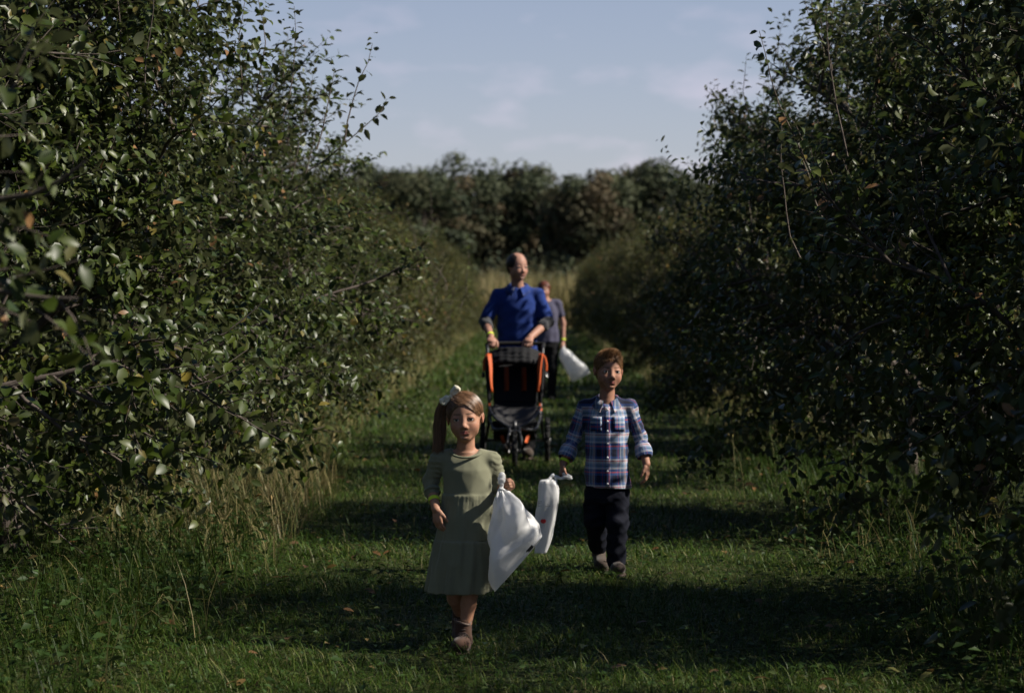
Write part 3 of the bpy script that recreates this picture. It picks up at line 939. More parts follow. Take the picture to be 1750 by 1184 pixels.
class Head:
    def __init__(s, c, H, R, wide=1.0, child=True, squint=.15):
        s.squint = squint
        s.c = np.asarray(c, float); s.H = H; s.R = R; s.w = wide; s.child = child
    def p(s, x, y, z): return s.c + s.R @ (np.array([x * s.w, y, z]) * s.H)
    def r(s, *a): return np.array(a) * s.H
    def loc(s, V): return ((V - s.c) @ s.R) / s.H / np.array([s.w, 1, 1])
    def build(s, f, neck_to, neck_r):
        H, R = s.H, s.R; E = lambda c, r, k, op='u': f.ell(s.p(*c), s.r(*r), k * H, op, R)
        C = lambda a, b, ra, rb, k, op='u': f.cap(s.p(*a), s.p(*b), ra * H, rb * H, k * H, op)
        ch = s.child
        f.cap(s.p(0, .08, -.22), neck_to, neck_r, neck_r * 1.12, 0.10 * H)
        E((0, .07, .12), (.345, .42, .375), .02)
        E((0, -.10, -.12), (.270, .29, .33), .12)
        E((0, -.20, -.30), (.165 if ch else .195, .19, .155), .10)
        E((0, -.295, -.405), (.085 if ch else .10, .07, .06), .08)
        for q in (-1, 1):
            E((q * .155, -.215, -.165), (.125, .14, .13), .10)
            E((q * .19, .0, -.25), (.05, .14, .09), .12)
            E((q * .15, -.450, -.006), (.095, .085, .050), .09, 's')          # sockets
            E((q * .147, -.292, -.014), (.088, .086, .066), .03)              # lids over the eyeball
            E((q * .150, -.395, -.017 - s.squint * .05), (.074, .075, .032 * (1 - s.squint)), .004, 's')   # opening
            # ears
            E((q * .352, .035, -.045), (.028, .07, .105), .03)
            E((q * .372, .06, .0), (.022, .055, .075), .02)
            E((q * .385, .01, -.035), (.016, .035, .055), .015, 's')
            C((q * .055, -.398, -.185), (q * .035, -.40, -.18), .034, .034, .03)
        C((0, -.335, .04), (0, -.405, -.12), .032, .042, .05)
        E((0, -.425, -.158), (.052, .052, .045), .035)
        E((-.024, -.43, -.20), (.015, .02, .012), .012, 's'); E((.024, -.43, -.20), (.015, .02, .012), .012, 's')
        C((-.085, -.345, -.285), (0, -.375, -.268), .018, .026, .025)
        C((.085, -.345, -.285), (0, -.375, -.268), .018, .026, .025)
        C((-.07, -.345, -.30), (0, -.368, -.312), .02, .030, .025)
        C((.07, -.345, -.30), (0, -.368, -.312), .02, .030, .025)
        for q in (-1, 1): C((0, -.41, -.287), (q * .10, -.36, -.287), .007, .005, .012, 's')
        E((0, -.372, -.352), (.06, .03, .02), .04, 's')
        return s
    def paint(s, V, base, lip, blush, brow, browz=.085):
        P = s.loc(V)
        C = np.tile(np.asarray(base, float), (len(V), 1))
        def blob(c, r, col, a, soft=.5):
            nonlocal C
            d = np.sqrt((((P - np.array(c)) / np.array(r)) ** 2).sum(1))
            w = np.clip((1 - d) / soft, 0, 1)[:, None] * a
            C = C * (1 - w) + np.array(col) * w
        for q in (-1, 1):
            blob((q * .19, -.28, -.17), (.13, .15, .11), blush, .55, .9)
            blob((q * .37, .03, -.04), (.08, .12, .13), blush, .5, .9)
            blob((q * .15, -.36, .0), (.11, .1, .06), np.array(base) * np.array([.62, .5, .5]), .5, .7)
            blob((q * .10, -.37, browz), (.07, .12, .022), brow, .9, .5)
            blob((q * .18, -.36, browz + .004), (.065, .12, .018), brow, .9, .5)
            blob((q * .150, -.375, .006 - s.squint * .02), (.085, .07, .012), (.02, .012, .01), .85, .5)
            blob((q * .025, -.43, -.20), (.02, .04, .016), np.array(base) * .25, .8, .6)
        blob((0, -.42, -.15), (.08, .08, .06), blush, .4, .9)
        blob((0, -.37, -.29), (.105, .08, .048), lip, .9, .35)
        blob((0, -.38, -.287), (.10, .08, .007), np.array(lip) * .3, .9, .4)
        return C
    def eyes(s, parent, iris=(.03, .018, .01)):
        """Eyeballs looking along the face direction."""
        for q in (-1, 1):
            c = s.p(q * .147, -.290, -.016); r = .078 * s.H
            n, m = 18, 24
            th = np.linspace(0, PI, n); ph = np.arange(m) * 2 * PI / m
            D = np.stack([np.outer(np.sin(th), np.cos(ph)), -np.cos(th)[:, None] * np.ones(m), np.outer(np.sin(th), np.sin(ph))], -1).reshape(-1, 3)
            ang = np.repeat(th, m)
            C = np.where(ang[:, None] < .22, np.array([.004, .004, .004]), np.where(ang[:, None] < .52, np.array(iris), np.array([.55, .52, .48])))
            i, j = np.meshgrid(np.arange(n - 1), np.arange(m), indexing='ij')
            Q = np.stack([i * m + j, i * m + (j + 1) % m, (i + 1) * m + (j + 1) % m, (i + 1) * m + j], -1).reshape(-1, 4)
            link('eye', mesh_np('eye', c + (D @ s.R.T) * r, quads=Q, attrs={'col': C}), M['eye'], parent)


def hand(f, wrist, d, n, side, L, curl=(.4, .5, .4), spread=.05, thumb=.5, thumb_curl=.3):
    """d: finger direction, n: palm side, side: towards the thumb. Returns the bounding box."""
    w = np.asarray(wrist, float); d = norm(np.asarray(d, float)); n = np.asarray(n, float); n = norm(n - d * n.dot(d))
    sd = np.cross(d, n); sd = sd if sd.dot(np.asarray(side, float)) > 0 else -sd
    Rm = np.stack([sd, d, n], 1)
    f.ell(w + d * .25 * L, np.array([.20, .30, .095]) * L, .05 * L, 'u', Rm)
    f.ell(w + d * .40 * L, np.array([.215, .15, .085]) * L, .05 * L, 'u', Rm)
    f.ell(w + d * .17 * L + sd * .10 * L + n * .04 * L, np.array([.11, .17, .085]) * L, .05 * L, 'u', Rm)
    for i, (o, ln) in enumerate(((.145, .92), (.05, 1.0), (-.045, .95), (-.135, .76))):
        p = w + d * (.47 - .02 * abs(i - 1)) * L + sd * o * L
        a = 0.0; rr = .054 * (1.0 if i < 3 else .88)
        base = norm(d + sd * (o * spread * 10 / 1.5))
        for j, (sl, cu) in enumerate(zip((.23, .15, .115), curl)):
            a += cu * (1 + .06 * i)
            dd = base * math.cos(a) + n * math.sin(a)
            p2 = p + dd * sl * ln * L
            f.cap(p, p2, rr * L * (1 - .08 * j), rr * L * (.92 - .1 * j), .016 * L)
            p = p2
    p = w + d * .14 * L + sd * .15 * L + n * .03 * L
    t1 = norm(d * .75 + sd * thumb + n * .25)
    p2 = p + t1 * .22 * L
    t2 = norm(t1 + n * thumb_curl + d * .35 - sd * thumb_curl * .8)
    p3 = p2 + t2 * .16 * L; p4 = p3 + norm(t2 + n * thumb_curl * .6) * .10 * L
    f.cap(p, p2, .085 * L, .066 * L, .04 * L); f.cap(p2, p3, .062 * L, .056 * L, .015 * L); f.cap(p3, p4, .055 * L, .042 * L, .015 * L)
    c = w + d * .45 * L
    return c - .85 * L, c + .85 * L


def strands(mb, roots, tips, mids=None, r=0.0012, seg=4, jit=0.0, seed=0, cols=None):
    g = np.random.default_rng(seed)
    for i in range(len(roots)):
        a, b = np.asarray(roots[i]), np.asarray(tips[i])
        m = (a + b) / 2 if mids is None else np.asarray(mids[i])
        t = np.linspace(0, 1, seg)[:, None]
        P = (1 - t) ** 2 * a + 2 * t * (1 - t) * m + t * t * b
        if jit: P[1:] += g.normal(0, jit, P[1:].shape)
        mb.tube(P, np.linspace(r, r * .45, seg), 3, False, None if cols is None else cols[i])


M['eye'] = mat('eyeball', attr='col', rough=0.12, spec=0.6)
M['skin_child'] = mat('skin_child', attr='col', rough=0.58, spec=0.25, sss=0.12, bump=0.25, bscale=260, var=0.13, vscale=55)
M['skin_adult'] = mat('skin_adult', attr='col', rough=0.55, spec=0.25, sss=0.1, bump=0.25, bscale=220, var=0.14, vscale=40)
M['hair_girl'] = mat('hair_light_brown', attr='col', rough=0.38, spec=0.5)
M['hair'] = mat('hair_strands', attr='col', rough=0.5, spec=0.2)


def cloth(name, col, rough=0.85, weave=900, bump=0.35, var=0.10, vscale=12, spec=0.2, sheen=0.15, attr=None):
    return mat(name, col, rough=rough, spec=spec, bump=bump, bscale=weave, var=var, vscale=vscale, sheen=sheen, attr=attr, bdist=0.001)


M['dress'] = cloth('sage_jersey', (0.165, 0.166, 0.108))
M['seam'] = cloth('sage_jersey_trim', (0.14, 0.145, 0.092))
M['boot'] = cloth('brown_suede', (0.065, 0.034, 0.022), rough=.9, weave=500, var=.25, vscale=30)
M['sole'] = mat('rubber_sole', (0.045, 0.03, 0.022), rough=.8, spec=.3)
M['lace'] = mat('boot_lace', (0.03, 0.02, 0.018), rough=.85)
M['lining'] = cloth('printed_boot_lining', (0.15, 0.11, 0.09), var=.5, vscale=120)
M['band'] = mat('paper_wristband', (0.62, 0.80, 0.03), rough=.5, spec=.4)
M['bow'] = cloth('cream_bow', (0.62, 0.58, 0.45), var=.0)
M['denim'] = cloth('dark_navy_denim', (0.008, 0.009, 0.015), weave=700, var=.25, vscale=18, sheen=0, spec=.1)
M['blackcloth'] = cloth('black_cloth', (0.010, 0.010, 0.011), var=.2, sheen=0, spec=.1)
M['polo'] = cloth('royal_blue_polo', (0.007, 0.027, 0.15), var=.06, spec=.15)
M['greyknit'] = cloth('charcoal_knit', (0.035, 0.036, 0.04), var=.2)
M['violet'] = cloth('grey_violet_tee', (0.055, 0.053, 0.088))
M['orange'] = mat('orange_nylon', (0.42, 0.068, 0.008), rough=.65, spec=.3, bump=.2, bscale=500)
M['blacknylon'] = mat('black_nylon', (0.009, 0.009, 0.010), rough=.7, spec=.15, bump=.3, bscale=350)
M['greynylon'] = mat('charcoal_nylon', (0.028, 0.027, 0.028), rough=.65, spec=.25, bump=.4, bscale=90, bdist=.006)
M['blackmetal'] = mat('black_painted_tube', (0.02, 0.021, 0.024), rough=.35, spec=.5)
M['foam'] = mat('foam_grip', (0.012, 0.012, 0.012), rough=.85, spec=.2)
M['tyre'] = mat('tyre_rubber', (0.014, 0.014, 0.014), rough=.85, spec=.25, bump=.5, bscale=120)
M['rim'] = mat('grey_plastic_rim', (0.06, 0.06, 0.062), rough=.45, spec=.5)
M['apple_red'] = mat('red_print', (0.55, 0.02, 0.02), rough=.5)
M['print'] = mat('black_print', (0.02, 0.02, 0.025), rough=.5)
M['button'] = mat('white_button', (0.6, 0.6, 0.6), rough=.35, spec=.5)
M['shoe'] = cloth('brown_trainer', (0.05, 0.036, 0.028), var=.3, vscale=40)
M['bag'] = mat('white_plastic_bag', (0.80, 0.80, 0.80), rough=.33, spec=.5, transl=.40, bump=.3, bscale=25, bdist=.004)


def plaid_mat():
    """Blue, navy, white and red check woven along the cloth's own u, v."""
    m = bpy.data.materials.new('plaid_flannel'); m.use_nodes = True
    t = m.node_tree; b = t.nodes['Principled BSDF']
    b.inputs['Roughness'].default_value = .85; b.inputs['Specular IOR Level'].default_value = .2; b.inputs['Sheen Weight'].default_value = .15
    a = t.nodes.new('ShaderNodeAttribute'); a.attribute_name = 'uvw'
    sp = t.nodes.new('ShaderNodeSeparateXYZ'); t.links.new(a.outputs['Vector'], sp.inputs[0])
    def ramp(sock, period, phase):
        d = t.nodes.new('ShaderNodeMath'); d.operation = 'MULTIPLY_ADD'; d.inputs[1].default_value = 1 / period; d.inputs[2].default_value = phase
        t.links.new(sock, d.inputs[0])
        f = t.nodes.new('ShaderNodeMath'); f.operation = 'FRACT'; t.links.new(d.outputs[0], f.inputs[0])
        r = t.nodes.new('ShaderNodeValToRGB'); r.color_ramp.interpolation = 'CONSTANT'
        navy, blue, white, red, teal, sky_ = (.008, .011, .030, 1), (.030, .065, .19, 1), (.44, .45, .48, 1), (.45, .05, .035, 1), (.03, .11, .11, 1), (.20, .28, .43, 1)
        stops = [(0, navy), (.20, blue), (.30, red), (.335, blue), (.44, white), (.50, sky_), (.56, teal), (.585, sky_), (.66, white), (.74, red), (.765, white), (.83, blue), (.93, navy)]
        e = r.color_ramp.elements
        e[0].position, e[0].color = stops[0]; e[1].position, e[1].color = stops[1]
        for p, c in stops[2:]:
            x = e.new(p); x.color = c
        t.links.new(f.outputs[0], r.inputs[0]); return r.outputs[0]
    u = ramp(sp.outputs[0], .100, .62); v = ramp(sp.outputs[1], .134, .42)
    mx = t.nodes.new('ShaderNodeMix'); mx.data_type = 'RGBA'; mx.inputs[0].default_value = .6
    t.links.new(u, mx.inputs[6]); t.links.new(v, mx.inputs[7]); t.links.new(mx.outputs[2], b.inputs['Base Color'])
    tc = t.nodes.new('ShaderNodeTexCoord')
    n = t.nodes.new('ShaderNodeTexNoise'); n.inputs['Scale'].default_value = 700; t.links.new(tc.outputs['Object'], n.inputs['Vector'])
    bp = t.nodes.new('ShaderNodeBump'); bp.inputs['Strength'].default_value = .3; bp.inputs['Distance'].default_value = .001
    t.links.new(n.outputs['Fac'], bp.inputs['Height']); t.links.new(bp.outputs[0], b.inputs['Normal'])
    return m


M['plaid'] = plaid_mat()


def fold_noise(amp, freq, seed=0, dirv=(0, 0, 1)):
    g = np.random.default_rng(seed)
    K = g.normal(0, 1, (7, 3)) * freq; ph = g.uniform(0, 6.28, 7)
    K = K * (np.array([1, 1, 1]) + np.abs(np.array(dirv)) * 0.8)
    def fn(X, Y, Z):
        s = 0
        A = X + .25 / freq * np.sin(Z * freq * .9 + 1) ; B = Z + .3 / freq * np.sin(X * freq * .8 + Y * freq * .5)
        for k, p in zip(K, ph): s = s + (np.abs(np.sin((A * k[0] + Y * k[1] + B * k[2]) * .5 + p)) ** .8 - .64)
        return amp * s / 2.2
    return fn


def field_obj(name, V, Q, mt, parent, attrs=None): return link(name, mesh_np(name, V, quads=Q, attrs=attrs), mt, parent)


def ring_band(name, c, axis, r, w, mt, parent, el=1.0):
    mb = MB(); ax = norm(np.asarray(axis, float))
    a = np.cross(ax, [0, 1, 0.2]); a = norm(a); b = np.cross(ax, a)
    n = 28; th = np.arange(n) * 2 * PI / n
    V = []
    for (rr, o) in ((r, -w / 2), (r, w / 2), (r - .001, w / 2), (r - .001, -w / 2)):
        V.append(np.asarray(c) + ax * o + rr * (np.cos(th)[:, None] * a + el * np.sin(th)[:, None] * b))
    V = np.concatenate(V); Q = []
    for k in range(4):
        for j in range(n): Q.append((k * n + j, k * n + (j + 1) % n, ((k + 1) % 4) * n + (j + 1) % n, ((k + 1) % 4) * n + j))
    mb.add(V, None, Q)
    return mb.build(name, mt, parent)


def lofted_bag(name, Lc, Rc, thick, mt, parent=None, seed=0, crumple=.012, n=64, m=56, yoff=None, flat_end=True, tex=9.0):
    """A plastic bag: sections spanned between a left and a right edge curve (local x, y, z), puffed and creased."""
    g = np.random.default_rng(seed)
    Lp, Rp = spline(Lc, n), spline(Rc, n)
    th = np.arange(m) * 2 * PI / m
    tk = np.interp(np.linspace(0, 1, n), np.linspace(0, 1, len(thick)), thick)
    V = np.zeros((n, m, 3))
    yv = np.array([0, 1.0, 0])
    for i in range(n):
        c = (Lp[i] + Rp[i]) / 2; ax = (Rp[i] - Lp[i]) / 2
        ca = np.sign(np.cos(th)) * np.abs(np.cos(th)) ** .8; sa = np.sign(np.sin(th)) * np.abs(np.sin(th)) ** .8
        V[i] = c + ca[:, None] * ax + (sa * tk[i] / 2)[:, None] * yv
    # creases: sharp ridges from folded planes plus gathers running out of the neck
    P = V.reshape(-1, 3); amp = np.interp(np.linspace(0, 1, n), [0, .12, .5, .9, 1], [.25, 1, 1, .7, .25])[:, None]
    s = np.zeros((n, m))
    uu, vv = np.meshgrid(np.linspace(0, 1, n), np.arange(m) / m, indexing='ij')
    for (gn, gm, a_, sk) in ((2, 7, .9, .5), (3, 9, 1.0, -.8), (4, 8, .7, 1.2), (9, 13, .30, -.4)):
        hgt = g.normal(0, 1, (gn + 2, gm))
        wu = uu * gn + .12 * np.sin(vv * 6.28 * 2 + g.uniform(0, 6)); wv = (vv * gm + sk * uu * gm * .35 + .12 * np.sin(uu * 7 + g.uniform(0, 6))) % gm
        wu = np.clip(wu, 0, gn); i0 = np.minimum(wu.astype(int), gn); fu = wu - i0; j0 = wv.astype(int) % gm; fv = wv - np.floor(wv); j1 = (j0 + 1) % gm
        h00, h10, h01, h11 = hgt[i0, j0], hgt[i0 + 1, j0], hgt[i0, j1], hgt[i0 + 1, j1]
        s += a_ * np.where(fu + fv < 1, h00 + fu * (h10 - h00) + fv * (h01 - h00), h11 + (1 - fu) * (h01 - h11) + (1 - fv) * (h10 - h11))   # flat facets meeting in creases
    s = s / 1.6
    tt = np.linspace(0, 1, n)[:, None]
    gath = np.sin(th[None] * 11 + 2 * np.sin(th[None] * 3)) * np.exp(-tt / .16) * .9
    cent = V.mean(1, keepdims=True); out = norm(V - cent)
    V = V + out * ((s * amp + gath * np.clip(tt * 8, .2, 1)) * crumple)[..., None]
    i, j = np.meshgrid(np.arange(n - 1), np.arange(m), indexing='ij')
    Q = np.stack([i * m + j, i * m + (j + 1) % m, (i + 1) * m + (j + 1) % m, (i + 1) * m + j], -1).reshape(-1, 4)
    V = V.reshape(-1, 3); T = []
    if flat_end:
        c1 = V[-m:].mean(0); V = np.concatenate([V, [c1], [V[:m].mean(0)]]); e = len(V) - 2
        b = (n - 1) * m
        for j in range(m): T.append((b + j, b + (j + 1) % m, e)); T.append(((j + 1) % m, j, e + 1))
    return mesh_np(name, V, T, Q)


def below(V, z): V[:, 2] = np.maximum(V[:, 2], z); return V


def shoe(parent, ankle, toe, h, name, upper, w=.036, shaft=.06, lift=0.0, hgt=.034, laces=True, lining=None, solet=.014):
    """One shoe from ankle to toe (both local, at ankle and at sole height)."""
    a = np.asarray(ankle, float); t = np.asarray(toe, float)
    d = t - a; fl = norm(np.array([d[0], d[1], d[2]]))
    f = Field()
    heel = a + np.array([0, 0, 0]) - fl * .012
    f.cap(a + [0, 0, -.005], a + [0, 0, shaft], w * .93, w * .98, .012)
    base = np.array([a[0], a[1], a[2] - (a[2] - t[2]) * .25 - hgt * .15])
    f.chain([base + [0, 0, -.012], base + d * .55 + [0, 0, -.004], t], [w, w * .92, w * .68], .02)
    f.ell(t - fl * .012 + [0, 0, .0], (w * 1.02, w * 1.15, w * .72), .02)
    if shaft > .03: f.cap(a + [0, 0, shaft + .004], a + [0, 0, shaft + .04], w * .78, w * .8, .004, 's')
    V, Q = f.mesh(h)
    lo = min(base[2], t[2]) - w * 1.5
    n_sole = norm(np.cross(np.array([1.0, 0, 0]), fl)); n_sole = n_sole if n_sole[2] > 0 else -n_sole
    org = t - n_sole * (w * .72)
    dd = (V - org) @ n_sole
    V = V + np.where(dd < 0, -dd, 0)[:, None] * n_sole
    o = field_obj(name, V, Q, upper, parent)
    # sole
    Rm = np.stack([np.cross(fl, n_sole), fl, n_sole], 1)
    ln = np.linalg.norm(d)
    g = Field()
    mid = org - n_sole * (solet * .25)
    g.ell(mid - fl * ln * .98, (w * .95, w * 1.1, solet), .01, 'u', Rm)
    g.ell(mid - fl * ln * .45, (w * 1.0, ln * .62, solet), .015, 'u', Rm)
    g.ell(mid + fl * .004, (w * 1.07, w * 1.2, solet), .015, 'u', Rm)
    V2, Q2 = g.mesh(h)
    field_obj('sole', V2, Q2, M['sole'], o)
    if laces:
        mb = MB()
        for k in range(4):
            c = base + d * (.28 + .13 * k) + n_sole * (w * 1.0 - .002 * k)
            s = Rm[:, 0]
            mb.tube([c - s * w * .62 - n_sole * w * .35, c - s * w * .3 + n_sole * .003, c + s * w * .3 + fl * .006 + n_sole * .003, c + s * w * .62 - n_sole * w * .35 + fl * .006], .0028, 5)
        if shaft > .05:
            for k in range(2):
                c = a + np.array([0, -w * .98, .01 + .022 * k])
                mb.tube([c + [-w * .55, .012, 0], c + [0, -.004, .004], c + [w * .55, .012, .006]], .0028, 5)
            c = a + np.array([0, -w * 1.08, .012])
            for q in (-1, 1):
                mb.tube([c, c + [q * .018, -.008, .008], c + [q * .026, -.006, -.006], c + [q * .006, -.004, -.004]], .0025, 5)
                mb.tube([c, c + [q * .010, -.008, -.018], c + [q * .016, -.006, -.032]], .002, 5)
        mb.build('laces', M['lace'], o)
    if lining is not None:
        mb = MB(); n = 26; th = np.arange(n) * 2 * PI / n
        top = a + [0, 0, shaft + .012]
        ring = [top + np.array([math.cos(x) * w * .95, math.sin(x) * w * .95, .006 * math.sin(x * 2) + (-.012 if math.sin(x) < -.6 else 0)]) for x in th] 
        mb.tube(np.array(ring + ring[:1]), .0050, 6, False)
        mb.build('lining', lining, o)
    return o


def scalp_dirs(n, seed):
    g = np.random.default_rng(seed)
    return norm(g.normal(0, 1, (n, 3)))


# ================================================================== the girl
gp = at(795, 1108, 9.5)
GIRL = empty('person', (gp.x, 9.5, float(hz(gp.x, 9.5))))
tag(GIRL, 'small girl in a sage green tiered dress walking towards us with a white bag', 'person')
gl = lambda px, py, y=0.0: np.array([(px - 795) / 421, y, (1108 - py) / 421])
b = Field()
b.loft([(.40, -.003, .0, .075, .06), (.50, 0, 0, .085, .065), (.62, .005, 0, .08, .058), (.70, .005, .005, .083, .06), (.775, .003, .012, .085, .05), (.80, .0, .015, .05, .04)], .03)
hipL, hipR = (.045, 0, .46), (-.045, 0, .46)
b.chain([hipL, (.030, -.028, .27), (.014, -.008, .19), (-.002, -.01, .07)], [.054, .034, .031, .022], .014)
b.chain([hipR, (-.045, .03, .28), (-.040, .10, .20), (-.024, .19, .12)], [.056, .037, .034, .024], .02)
shL, shR = np.array([.108, .015, .772]), np.array([-.108, .015, .772])
elR, wrR = np.array([-.142, .035, .672]), np.array([-.116, -.055, .578])
elL, wrL = np.array([.142, .035, .655]), np.array([.166, -.088, .664])
b.chain([(-.05, .015, .785), shR, elR, wrR], [.03, .031, .025, .018], .015)
b.chain([(.05, .015, .785), shL, elL, wrL], [.03, .031, .025, .018], .015)
hd = Head((.0, -.012, .949), .198, rot(-.06, .03, -.07), 1.0, True, .22)
hd.build(b, (.002, .012, .79), .034)
hb1 = hand(b, wrR, (.16, -.16, -1), (.55, .75, .0), (.65, -.75, 0), .112, (.35, .45, .35), .05, .45)
hb2 = hand(b, wrL, (.42, -.62, .45), (-.75, -.45, -.25), (-.1, -.3, .9), .112, (1.1, 1.25, .8), .02, .35, .7)
hbox = (hd.c - .155, hd.c + .155)
lo, hi = np.array([-1, -1, -1.]), np.array([1, 1, 2.])
V, Q = merge([b.mesh(.008, skip=(hbox, hb1, hb2)), b.mesh(.0028, only=hbox), b.mesh(.0025, only=hb1), b.mesh(.0025, only=hb2)])
SKIN_G = (.335, .175, .112)
Cg = hd.paint(V, SKIN_G, (.33, .10, .09), (.38, .15, .10), (.08, .045, .028))
body = field_obj('body', V, Q, M['skin_child'], GIRL, {'col': Cg})
hd.eyes(GIRL, (.035, .02, .012))

# dress
d = Field()
def gfold(th, z):
    w = np.clip((.64 - z) / .40, 0, 1)
    g1 = np.sin(th * 10 + .8 + 1.2 * np.sin(z * 9)) * .5 + np.sin(th * 16 - 1 + z * 7) * .3 + np.sin(th * 5 + 2 + z * 4) * .35
    near = np.exp(-np.clip(.632 - z, 0, 1) / .05) * np.sin(th * 34 + np.sin(th * 5) * 2) * .016
    tier = np.where(z < .452, np.exp(-(.452 - z) / .045) * np.sin(th * 40 + np.sin(th * 7) * 2) * .010, 0)
    return 1 + .14 * w ** .8 * np.sign(g1) * np.abs(g1) ** .9 * .8 + near + tier
d.loft([(.2375, -.028, .004, .130, .126), (.36, -.017, .0, .121, .116), (.449, -.007, .0, .114, .104)], .004, fold=gfold)
d.loft([(.449, -.007, .002, .111, .098), (.54, .004, .0, .108, .090), (.60, .010, 0, .107, .083), (.634, .012, 0, .104, .077)], .004, fold=gfold)
d.loft([(.622, .012, .0, .101, .074), (.68, .009, .002, .098, .072), (.735, .006, .006, .103, .07), (.775, .003, .012, .098, .058), (.80, .002, .015, .066, .045)], .010)
for s_, sh in ((1, shL), (-1, shR)):
    d.cap((s_ * .05, .016, .797), sh + [s_ * .004, 0, .0], .026, .035, .025)
d.chain([shR, elR + [0, 0, .012], elR + (wrR - elR) * .30], [.036, .033, .0305], .012)
d.chain([shL, elL + [0, 0, .012], elL + (wrL - elL) * .22], [.036, .034, .032], .012)
d.ell((.003, -.006, .843), (.064, .085, .056), .006, 's')
d.loft([(.15, -.028, .004, .121, .117), (.236, -.028, .004, .121, .117), (.30, -.022, .002, .114, .110)], .002, 's', fold=gfold)
wr = fold_noise(.0034, 34, 3)
wr2 = fold_noise(.0036, 75, 4, (0, 0, 2))
def gdisp(X, Y, Z):
    arm = np.clip((np.abs(X - .004) - .1) / .015, 0, 1) * np.clip((Z - .60) / .02, 0, 1)
    return wr(X, Y, Z) * .7 + wr2(X, Y, Z) * arm
V, Q = d.mesh(.0044, disp=gdisp)
dress = field_obj('dress', V, Q, M['dress'], GIRL)
# neckline binding, waist seam and cuff hem
th = np.linspace(0, 2 * PI, 49)
mb = MB()
ring = []
for t_ in th:
    x, y = .003 + .0625 * math.cos(t_), .004 + .052 * math.sin(t_)
    ring.append((x, y - .004, .807 - (.020 if math.sin(t_) < 0 else .004) * abs(math.sin(t_)) ** 1.2))
mb.tube(np.array(ring), .0048, 6, False)
mb.build('neckline', M['seam'], dress)
c_ = elR + (wrR - elR) * .30
ring_band('cuff', c_, wrR - elR, .0345, .014, M['seam'], dress)
ring_band('wristband', elR + (wrR - elR) * .62, wrR - elR, .0225, .017, M['band'], GIRL)
shoe(GIRL, (-.008, -.005, .052), (-.016, -.112, .033), .004, 'boot', M['boot'], .037, .062, lining=M['lining'])
shoe(GIRL, (-.024, .195, .105), (-.020, .085, .030), .004, 'boot', M['boot'], .036, .055, lining=M['lining'], laces=False)

# hair: a combed cap, strands drawn to the bow, and the side ponytail
h = Field(); H_ = hd.H
h.ell(hd.p(0, .075, .13), hd.r(.372, .435, .392), .01, 'u', hd.R)
h.ell(hd.p(0, .22, -.12), hd.r(.28, .25, .30), .03, 'u', hd.R)
h.ell(hd.p(0, -.52, -.10), hd.r(.335, .42, .385), .012, 's', hd.R)
for q in (-1, 1): h.ell(hd.p(q * .40, -.02, -.12), hd.r(.12, .13, .16), .01, 's', hd.R)
V, Q = h.mesh(.003)
HG = np.array([.105, .057, .029])
V = V + 0
hairc = np.tile(HG * .95, (len(V), 1))
hairo = field_obj('hair', V, Q, M['hair_girl'], GIRL, {'col': hairc})
g = np.random.default_rng(8)
mb = MB()
bow = np.array([-.30, .10, .36])
cen = np.array([0, .075, .13]); rad = np.array([.375, .438, .395])
for k in range(1500):
    v = norm(g.normal(0, 1, 3))
    p = cen + v * rad
    if p[2] < -.16: continue
    q = (p - np.array([0, -.52, -.10])) / np.array([.335, .42, .385])
    if q.dot(q) < 1.02: continue
    if ((p - np.array([np.sign(p[0]) * .40, -.02, -.12])) / np.array([.12, .13, .16])).dot((p - np.array([np.sign(p[0]) * .40, -.02, -.12])) / np.array([.12, .13, .16])) < 1: continue
    bv = norm((bow - cen) / rad)
    n = 7; pts = []
    om = math.acos(np.clip(v.dot(bv), -.999, .999)); ln = min(1, .7 / om)
    for i in range(n):
        t = i / (n - 1) * ln
        w = (math.sin((1 - t) * om) * v + math.sin(t * om) * bv) / math.sin(om)
        pts.append(hd.p(*(cen + norm(w) * rad * (1.0 + .012 * math.sin(t * 3.1) + g.uniform(-.004, .012)))))
    lp = (hd.loc(np.array(pts)) - np.array([0, -.52, -.10])) / np.array([.335, .42, .385])
    if ((lp ** 2).sum(1) < 1.0).any(): continue
    c = HG * g.uniform(.55, 1.9) * np.array([1.05, 1, .95])
    mb.tube(np.array(pts), np.linspace(.0013, .0009, n), 3, False, c)
tailp = np.array([(-.32, .12, .38), (-.46, .16, .30), (-.53, .17, .05), (-.56, .12, -.30), (-.60, .06, -.62), (-.64, .03, -.86)])
for k in range(820):
    o = g.normal(0, 1, 3); o = o / np.linalg.norm(o) * g.uniform(0, 1) ** .5
    wd = np.array([.05, .085, .115, .125, .11, .07]) * g.uniform(.7, 1.2)
    P = tailp + o[None] * wd[:, None] * np.array([1, 1, .6]) + g.normal(0, .017, (6, 3)) * np.linspace(.2, 1.6, 6)[:, None]
    P = spline(P, 11)[:int(g.integers(7, 12))]
    c = HG * g.uniform(.5, 2.0) * np.array([1.05, 1, .95])
    mb.tube(np.array([hd.p(*x) for x in P]), np.linspace(.0016, .0005, len(P)), 3, False, c)
for k in range(160):        # loose wisps
    v = norm(g.normal(0, 1, 3) + np.array([0, 0, .8])); p = cen + v * rad * 1.005
    if p[1] < -.25 and p[2] < .25: continue
    e = p + v * g.uniform(.02, .10) + np.array([-.06, .02, -.02]) * g.uniform(0, 1.5)
    mb.tube(np.array([hd.p(*p), hd.p(*((p + e) / 2 + v * .01)), hd.p(*e)]), [.0007, .0005, .0003], 3, False, HG * 1.6)
mb.build('strands', M['hair_girl'], hairo, color=True)
